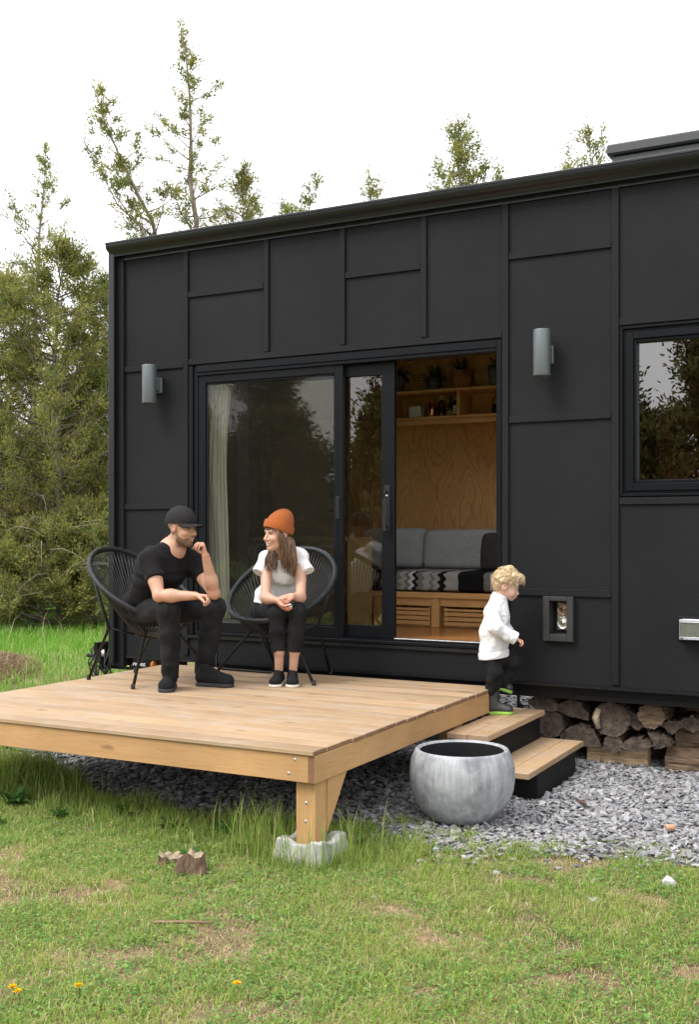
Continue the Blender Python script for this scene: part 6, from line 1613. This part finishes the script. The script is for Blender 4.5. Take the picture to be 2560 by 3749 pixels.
    # sparse lawn out of the photograph's frame
    x = r.uniform(-8, 8, 60000); y = r.uniform(-9, -1.2, 60000); qx, qy = x - 2.74, y + 7.251; dep = -.4664 * qx + .8846 * qy; lat = .8846 * qx + .4664 * qy
    k = ~((dep > 3.0) & (np.abs(lat) < dep * .36 + .5)) & ~in_poly(x, y, GRAVEL); x, y = x[k], y[k]; n = len(x)
    emit('outer_lawn', [blades(r, x, y, ground_z(x, y), r.uniform(.02, .06, n), r.uniform(.005, .01, n), r.uniform(.2, 1.2, n), colour(n, .3), 'g')])
    # dry mulch heap left of the deck
    n = 9000; a = r.uniform(0, 2 * PI, n); d = np.sqrt(r.random(n)); ux, uy = np.cos(a) * d, np.sin(a) * d
    x = -7.55 + ux * .62 - uy * 1.1; y = 2.55 + uy * 1.25 + ux * .35; z = .14 * (1 - d ** 2) + .01
    c = np.array([(.30, .20, .125), (.22, .14, .085), (.38, .28, .18), (.14, .085, .05)])[r.integers(0, 4, n)]
    v = blades(r, x, y, z, r.uniform(.01, .05, n), r.uniform(.008, .018, n), r.uniform(1.5, 4, n), c, 'g', 0)
    emit('mulch_pile', [v])

def weed(x, y, n, L, label, seed):
    t = thing('broadleaf_weed', label, 'plant', (x, y, 0), 0, 'weeds at the edge of the lawn'); rr = random.Random(seed); q = MB()
    for i in range(n):
        a = rr.uniform(0, 2 * PI); l = L * rr.uniform(.6, 1.1); w = l * rr.uniform(.10, .17); el = rr.uniform(.5, 1.25); d = V((math.cos(a) * math.cos(el), math.sin(a) * math.cos(el), math.sin(el))); s = V((-math.sin(a), math.cos(a), 0)); p = V((x + rr.gauss(0, .015), y + rr.gauss(0, .015), 0)); vs = []
        for k in range(7):
            u = k / 6; c = p + d * l * u - V((0, 0, 1)) * l * .45 * u ** 2.4; ww = w * math.sin(PI * min(1, .1 + .9 * u)) ** .8; vs += [c - s * ww, c + V((0, 0, -ww * .35)), c + s * ww]
        q.add(vs, [(3 * k + e, 3 * k + e + 1, 3 * k + e + 4, 3 * k + e + 3) for k in range(6) for e in (0, 1)], 0, True)
    q.build('leaves', MATS.setdefault('weed_leaf', M_leaf('weed_leaf', (.055, .125, .03))), t)

# ---- trees
def leaf_cloud(r, cen, dirs, m, L, W, spread, up=.35):
    """m slim leaf sprays round every clump centre"""
    n = len(cen) * m; c = np.repeat(cen, m, 0); d = np.repeat(dirs, m, 0)
    off = r.normal(0, 1, (n, 3)) * spread; off += d * (off * d).sum(1, keepdims=True) * .8
    p = c + off
    g = d * .8 + r.normal(0, .55, (n, 3)); g[:, 2] += up; g /= np.linalg.norm(g, axis=1, keepdims=True)
    s = np.cross(g, r.normal(0, 1, (n, 3))); s /= np.linalg.norm(s, axis=1, keepdims=True) + 1e-9
    l = (L * r.uniform(.55, 1.35, n))[:, None]; w = (W * r.uniform(.6, 1.3, n))[:, None]
    v = np.stack([p, p + g * l * .45 + s * w / 2, p + g * l, p + g * l * .4 - s * w / 2], 1)
    return v.reshape(-1, 3)

def cedar(label, path, crown, nb, seed, sub=3, m=14, L=.11, W=.034, spread=.05, dead=0, up=.55, low=0.0, inner=.30, tone=0, group='conifers behind the house', trunk_r=.09, name='cedar_tree', gapw=.0, droop=0.0):
    """path: trunk points, base to top; crown(t) = branch reach in metres at relative height t; twigs and leaf sprays on every branch"""
    r = np.random.default_rng(seed); rr = random.Random(seed)
    P = np.array(path, float); seg = np.r_[0, np.cumsum(np.linalg.norm(np.diff(P, axis=0), axis=1))]; T = seg[-1]
    def tp(t): return np.array([np.interp(t * T, seg, P[:, k]) for k in range(3)])
    t_ = thing(name, label, 'tree', (P[0][0], P[0][1], 0), 0, group)
    wood = MB(); ts = np.linspace(0, 1, 16)
    pts = [tp(t) + (r.normal(0, .02, 3) if 0 < t < 1 else 0) for t in ts]; wood.tube(pts, [max(.006, trunk_r * (1 - t) ** .8) for t in ts], 7)
    cen, dirs = [], []
    for i in range(nb):
        t = low + (1 - low) * (i + rr.random()) / nb; t = min(.995, t)
        reach = crown(t) * rr.uniform(.55, 1.12)
        if gapw and rr.random() < gapw: reach *= .35
        if reach < .05: continue
        a = rr.uniform(0, 2 * PI); el = up + rr.uniform(-.25, .25) - droop * (1 - t); o = tp(t)
        d = np.array([math.cos(a) * math.cos(el), math.sin(a) * math.cos(el), math.sin(el)]); q = []
        for k in range(6):
            u = k / 5; q.append(o + d * reach * u + np.array([0, 0, reach * .22 * u * u]) + r.normal(0, .02, 3) * reach * u)
        wood.tube(q, [max(.003, .020 * reach ** .7 * (1 - .85 * k / 5)) for k in range(6)], 4)
        isdead = rr.random() < dead
        ns = max(2, int(sub * (1.2 + reach))) if not gapw else max(1, int(round(sub * (.35 + 2.2 * reach))))
        for j in range(ns):
            u = rr.uniform(inner, 1.0) if reach > .3 else rr.uniform(.1, 1); b = q[min(4, int(u * 5))] * (1 - (u * 5) % 1) + q[min(5, int(u * 5) + 1)] * ((u * 5) % 1)
            sd = d + r.normal(0, .65, 3); sd[2] += .25; sd /= np.linalg.norm(sd); sl = reach * rr.uniform(.14, .34) + .06
            e = b + sd * sl
            if sl > .12: wood.tube([b, (b + e) / 2 + r.normal(0, .012, 3), e], [.008, .006, .003], 3)
            if isdead: continue
            for w in (.45, .8, 1.1): cen.append(b + sd * sl * w); dirs.append(sd)
        if not isdead: cen.append(q[-1]); dirs.append(d)
    for t in np.linspace(.95 if gapw else .88, .998, 7): cen.append(tp(t)); dirs.append(np.array([0, 0, 1.0]))
    wood.build('trunk', TREEM[3] if tone != 3 else TREEM[7], t_)
    v = leaf_cloud(r, np.array(cen), np.array(dirs), m, L, W, spread)
    n = len(v) // 4
    pick = np.repeat(r.integers(0, 3, len(cen)), m); pick = np.where(r.random(n) < .3, r.integers(0, 3, n), pick)
    me = meshnp('crown', v, np.arange(4 * n), np.full(n, 4), False, pick)
    link('crown', me, [TREEM[k] for k in ((0, 1, 2), (1, 2, 4), (4, 2, 5))[tone]], t_)
    return t_

TREEM = []
def make_trees():
    TREEM.extend([M_leaf('cedar_olive', (.31, .285, .088), .5), M_leaf('cedar_mid_green', (.23, .25, .07), .5), M_leaf('cedar_dark', (.135, .165, .052), .45), M_plain('cedar_bark', (.20, .165, .135), .9, var=.35, scale=9, bstr=.6), M_leaf('cedar_bronze', (.27, .205, .09), .45), M_leaf('pine_dark', (.022, .034, .015)), M_leaf('x', (.05, .05, .02)), M_plain('grey_bark', (.10, .085, .07), .9)])
    def base(px, d): q = U_(px, d); return (q[0], q[1], -.05)
    cone = lambda r, p=.8, bot=.25: (lambda t: r * (1 - t) ** p * (1 - .35 * max(0, bot - t) / bot))
    # tall open trees against the sky, trunks as the photo shows them
    cedar('tallest open conifer with a bare leaning tip, rising over the left end of the roof', [base(452, 20), (-9.088, 9.122, 6.938), (-9.131, 9.100, 8.228), (-9.181, 9.073, 9.599), (-9.224, 9.051, 10.325), (-9.338, 8.991, 11.051)], lambda t: min(1.15, 3.1 * (1 - t) ** .95), 62, 101, sub=1.0, m=24, L=.072, W=.022, spread=.036, low=.60, inner=.45, up=.35, gapw=.42, tone=0, trunk_r=.12)
    cedar('open conifer leaning to the left with a forked stem above the roof corner', [base(430, 19), (-8.788, 8.150, 5.603), (-9.114, 7.978, 6.867), (-9.344, 7.857, 7.518), (-9.581, 7.732, 7.978), (-9.805, 7.614, 8.667), (-9.927, 7.550, 9.127), (-10.063, 7.478, 9.449)], lambda t: min(.8, 2.6 * (1 - t) ** .85), 40, 102, sub=1.0, m=25, L=.072, W=.022, spread=.038, low=.66, inner=.4, up=.6, gapw=.3, tone=0, trunk_r=.10)
    cedar('second stem leaning left in front of the forked conifer', [base(380, 18.6), (-8.864, 7.658, 6.120), (-9.010, 7.581, 6.795), (-9.422, 7.364, 7.320), (-9.707, 7.214, 7.920), (-9.906, 7.109, 8.295)], lambda t: min(.6, 2.3 * (1 - t) ** .85), 32, 122, sub=1.0, m=25, L=.072, W=.022, spread=.038, inner=.4, low=.5, up=.6, gapw=.2, tone=0, trunk_r=.06)
    cedar('slender tall conifer with a thin grey stem at the left edge', [base(70, 24), (-14.562, 10.759, 6.635), (-14.493, 10.795, 7.990), (-14.407, 10.840, 9.151), (-14.348, 10.871, 10.215)], lambda t: min(1.0, 2.9 * (1 - t) ** .85), 52, 103, sub=1.0, m=22, L=.075, W=.023, spread=.04, low=.55, inner=.4, up=.6, gapw=.3, tone=0, trunk_r=.10)
    cedar('small dark pointed conifer just right of the tallest tree', [base(545, 22), (-9.455, 11.190, 7.109), (-9.416, 11.211, 9.034)], cone(2.7, .8), 34, 104, sub=1.5, m=24, L=.075, W=.023, spread=.05, low=.78, up=.5, tone=1, trunk_r=.07)
    cedar('thin leaning treetop peeking over the middle of the roof', [base(640, 22), (-8.506, 11.691, 6.932), (-8.333, 11.782, 8.085), (-8.003, 11.955, 8.883)], cone(1.5, .8), 26, 105, sub=1.1, m=22, L=.075, W=.023, spread=.04, low=.78, up=.7, gapw=.25, trunk_r=.05)
    cedar('small tip of a conifer left of the middle treetop', [base(640, 23), (-9.181, 12.465, 7.356), (-9.206, 12.452, 8.701)], cone(1.5, .8), 24, 106, sub=1.5, m=20, L=.075, W=.023, low=.8, up=.7, trunk_r=.05)
    cedar('narrow treetop over the roof above the door', [base(836, 23), (-7.622, 13.287, 7.356), (-7.622, 13.287, 9.322)], cone(2.3, .8), 28, 107, sub=1.0, m=21, L=.075, W=.023, spread=.045, low=.8, up=.6, gapw=.25, trunk_r=.06)
    cedar('broad pointed conifer over the middle of the roof', [base(1046, 20), (-4.794, 11.387, 6.615), (-4.823, 11.371, 9.196)], cone(2.8, .8), 44, 108, sub=2.0, m=22, L=.075, W=.023, spread=.05, low=.78, up=.22, gapw=.10, trunk_r=.08)
    cedar('low leafy tip right of the broad conifer', [base(1110, 22), (-4.998, 13.540, 6.932), (-4.880, 13.602, 9.043)], cone(2.2, .8), 20, 109, sub=1.1, m=20, L=.075, W=.023, low=.82, up=.6, gapw=.3, trunk_r=.05)
    cedar('round-headed sparse tree beside the roof hatch', [base(1335, 20), (-2.711, 12.485, 7.422), (-2.690, 12.496, 8.390), (-2.718, 12.481, 9.156)], lambda t: .62 * min(1, (1 - t) * 11), 38, 110, sub=1.0, m=16, L=.065, W=.024, spread=.045, low=.72, up=.9, gapw=.2, trunk_r=.06)
    cedar('low leafy tip left of the round-headed tree', [base(1283, 21), (-3.373, 13.266, 7.540), (-3.350, 13.278, 8.810)], cone(1.4, .7), 18, 111, sub=1.5, m=18, L=.075, W=.023, low=.82, up=.7, trunk_r=.04)
    # dense junipers filling the left side
    kw = dict(group='dense junipers left of the house', m=19, spread=.048, L=.085, W=.022, low=.03)
    cedar('big juniper with a dark bare trunk and reaching limbs at the left of the house', [base(140, 20.5), (-11.600, 8.363, 2.606), (-11.746, 8.286, 4.259), (-11.673, 8.325, 5.912), (-11.527, 8.402, 6.946)], lambda t: 2.3 * (1 - t) ** .45 * min(1, .72 + t), 180, 121, sub=3.2, up=.25, tone=0, dead=.12, trunk_r=.11, **kw)
    cedar('bushy juniper behind the house corner', [base(262, 21.5), (-11.394, 9.602, 4.385), (-11.563, 9.513, 6.639)], lambda t: 1.9 * (1 - t) ** .5, 140, 123, sub=3.2, up=.3, tone=0, dead=.08, trunk_r=.12, **kw)
    cedar('juniper leaning in from the left edge of the photo', [base(-40, 21), (-13.223, 8.073, 4.322), (-12.923, 8.231, 6.524)], lambda t: 2.1 * (1 - t) ** .5, 150, 124, sub=3.2, up=.3, tone=0, dead=.08, trunk_r=.12, **kw)
    cedar('darker juniper standing behind the big one', [base(70, 25), (-15.327, 11.485, 3.817), (-15.372, 11.462, 5.833)], lambda t: 2.4 * (1 - t) ** .45, 120, 125, sub=3, up=.3, tone=1, trunk_r=.12, **kw)
    cedar('dark juniper behind, next to the house corner', [base(200, 26), (-14.890, 12.846, 3.903), (-14.937, 12.822, 6.314)], lambda t: 2.4 * (1 - t) ** .45, 120, 126, sub=3, up=.3, tone=1, trunk_r=.12, **kw)
    cedar('far juniper mostly hidden behind the house', [base(360, 24), (-12.165, 12.022, 4.699), (-12.250, 11.977, 7.215)], lambda t: 2.2 * (1 - t) ** .5, 140, 127, sub=3, up=.35, tone=1, trunk_r=.12, **kw)
    cedar('low spreading juniper shrub at the foot of the big juniper', [base(95, 19.2), (-10.978, 7.222, 0.999), (-10.930, 7.247, 1.850)], lambda t: 1.3 * (1 - t) ** .4, 70, 131, sub=3, up=.2, tone=0, dead=.1, trunk_r=.05, **kw)
    cedar('low spreading juniper shrub beside the house corner', [base(215, 19.4), (-10.291, 7.810, 0.992), (-10.346, 7.781, 2.165)], lambda t: 1.25 * (1 - t) ** .4, 70, 132, sub=3, up=.25, tone=0, dead=.1, trunk_r=.05, **kw)
    cedar('low juniper shrub cut by the left edge of the photo', [base(-10, 19.5), (-11.930, 7.059, 0.988), (-11.874, 7.088, 2.089)], lambda t: 1.3 * (1 - t) ** .4, 60, 133, sub=3, up=.25, tone=1, dead=.1, trunk_r=.05, **kw)
    # low pale twigs and a dead tangle in front of the junipers
    rr = random.Random(61); q = MB(); o0 = np.array((-10.135, 6.875, 0.278))
    t = thing('dead_branches', 'tangle of pale bare branches low in front of the junipers', 'branches', (o0[0], o0[1], 0))
    for i in range(30):
        p = np.array((*U_(rr.uniform(-20, 270), rr.uniform(17.6, 19.0)), rr.uniform(.45, 2.1))); d = np.array([rr.gauss(0, 1), rr.gauss(0, .6), rr.gauss(.05, .35)]); d /= np.linalg.norm(d); L = rr.uniform(.4, 1.3)
        q.tube([p, p + d * L * .35 + np.array([0, 0, .06]), p + d * L * .7, p + d * L + np.array([0, 0, -.12])], [.006, .005, .004, .002], 4)
    q.build('twigs', M_plain('bleached_twig', (.20, .165, .125), .9, bstr=0), t)
    # the wood behind the photographer that the window glass mirrors
    k2 = dict(group='trees mirrored in the window glass', m=12, spread=.14, L=.24, W=.085, low=.08, name='pine_tree')
    for i, (x, y, h, R, lb) in enumerate(((-4.6, -25, 6.0, 2.4, 'dense dark pine straight across from the picture window'), (-8.2, -27, 7.0, 2.6, 'dense dark pine mirrored at the left of the picture window'), (-1.2, -26, 7.5, 2.6, 'dense dark pine across from the right end of the house'), (-12.5, -25, 7.5, 2.6, 'dense dark pine mirrored in the fixed glass'), (-17, -24, 6.5, 2.8, 'dense dark pine mirrored beside the curtain'), (-22, -25, 8, 2.8, 'dense dark pine far left across the lawn'), (3, -24, 7, 2.6, 'dense dark pine behind the photographer'), (-15, -29, 8.0, 2.6, 'dark pine in the second row across the lawn'))):
        h *= .84
        cedar(lb, [(x, y, -.05), (x + .1, y, h * .5), (x, y, h)], (lambda R: lambda t: R * (1 - t) ** .5)(R), 130, 200 + i, sub=3, up=.25, tone=2, trunk_r=.14, **k2)
    k3 = dict(group='tall open pines mirrored in the window glass', m=12, spread=.12, L=.2, W=.07, name='pine_tree', gapw=.35)
    for i, (x, y, h, lb) in enumerate(((-3.3, -27, 11.0, 'tall open pine mirrored in the middle of the picture window'), (-6.4, -26, 9.6, 'tall open pine mirrored at the left of the picture window'), (-1.4, -28, 12, 'tall open pine across from the right end of the house'), (-13.5, -27, 10.5, 'tall open pine mirrored in the narrow door glass'), (-19, -27, 10, 'tall open pine mirrored in the fixed glass'))):
        cedar(lb, [(x, y, -.05), (x + .1, y, h * .5), (x - .1, y, h)], lambda t: 1.7 * min(1, (1 - t) ** .6 * 1.5), 80, 220 + i, sub=3, up=.35, low=.4, tone=2, trunk_r=.16, **k3)
    # far wood closing the view between and behind the trees
    r = np.random.default_rng(77); n = 5200; x = r.uniform(-46, 16, n); y = 24 + .0 * x + r.uniform(0, 7, n); hh = 3.4 + 1.6 * fbm(x, y, 3.0, 6.0, 3); z = hh * r.random(n) ** .7
    cen = np.stack([x, y, z], 1); dirs = np.tile(np.array([[0, 0, 1.0]]), (n, 1)); v = leaf_cloud(r, cen, dirs, 9, .34, .12, .28); nf = len(v) // 4
    tag(link('distant_wood', meshnp('distant_wood', v, np.arange(4 * nf), np.full(nf, 4), False, r.integers(0, 2, nf)), [TREEM[2], TREEM[5]]), kind='stuff')

def U_(px, d):
    x = (px - 793.5) / 2480.0
    return (2.740 + d * (-.4664 + .8846 * x), -7.251 + d * (.8846 + .4664 * x))

# ------------------------------------------------------------------ build everything
import time as _t
_t0 = _t.time()
make_world()
PLACE = Matrix.Translation((-.159, .4206, -.0974)) @ Matrix.Scale(1.058, 4)  # enlarges the house from the camera point so its wall stands further back
text = make_house()
wall_lamp(-2.873, 'grey cylinder wall lamp at the left end, above the man'); wall_lamp(.447, 'grey cylinder wall lamp between the door and the picture window')
light_box(); outlet(); make_interior(text)
PLACE = None
make_deck(); make_steps(); make_pot(); make_chairs(); make_firewood(); make_ground_things()
make_ground(); make_gravel(); make_grass()
for i, (x, y, n, L, lb) in enumerate(((-1.75, -2.35, 15, .14, 'low leafy weed left of the stumps, near the left end of the deck'), (-1.42, -2.12, 18, .17, 'fuller leafy weed in the shade under the deck front, left of the middle'), (-.72, -2.18, 18, .15, 'leafy weed in the shade line above the broken stump'), (-.42, -2.42, 14, .13, 'leafy weed between the stump and the deck block'), (-2.0, -2.62, 12, .12, 'small rosette weed in the lawn at the far left'),(-2.25, -2.25, 14, .22, 'pale leafy weed at the left edge of the lawn'), (-2.62, -1.72, 16, .30, 'tall broad-leaved weed by the gravel under the left end of the deck'), (-1.05, -2.25, 16, .15, 'low leafy weed in the shade line below the deck front'), (-.62, -2.66, 9, .13, 'leafy sprout growing between the two stumps'), (.05, -2.05, 12, .12, 'small leafy weed to the right of the deck block'))):
    weed(x, y, n, L, lb, i)
make_trees()
print('setting', _t.time() - _t0)
make_man(); make_woman(); make_child()
print('all', _t.time() - _t0)
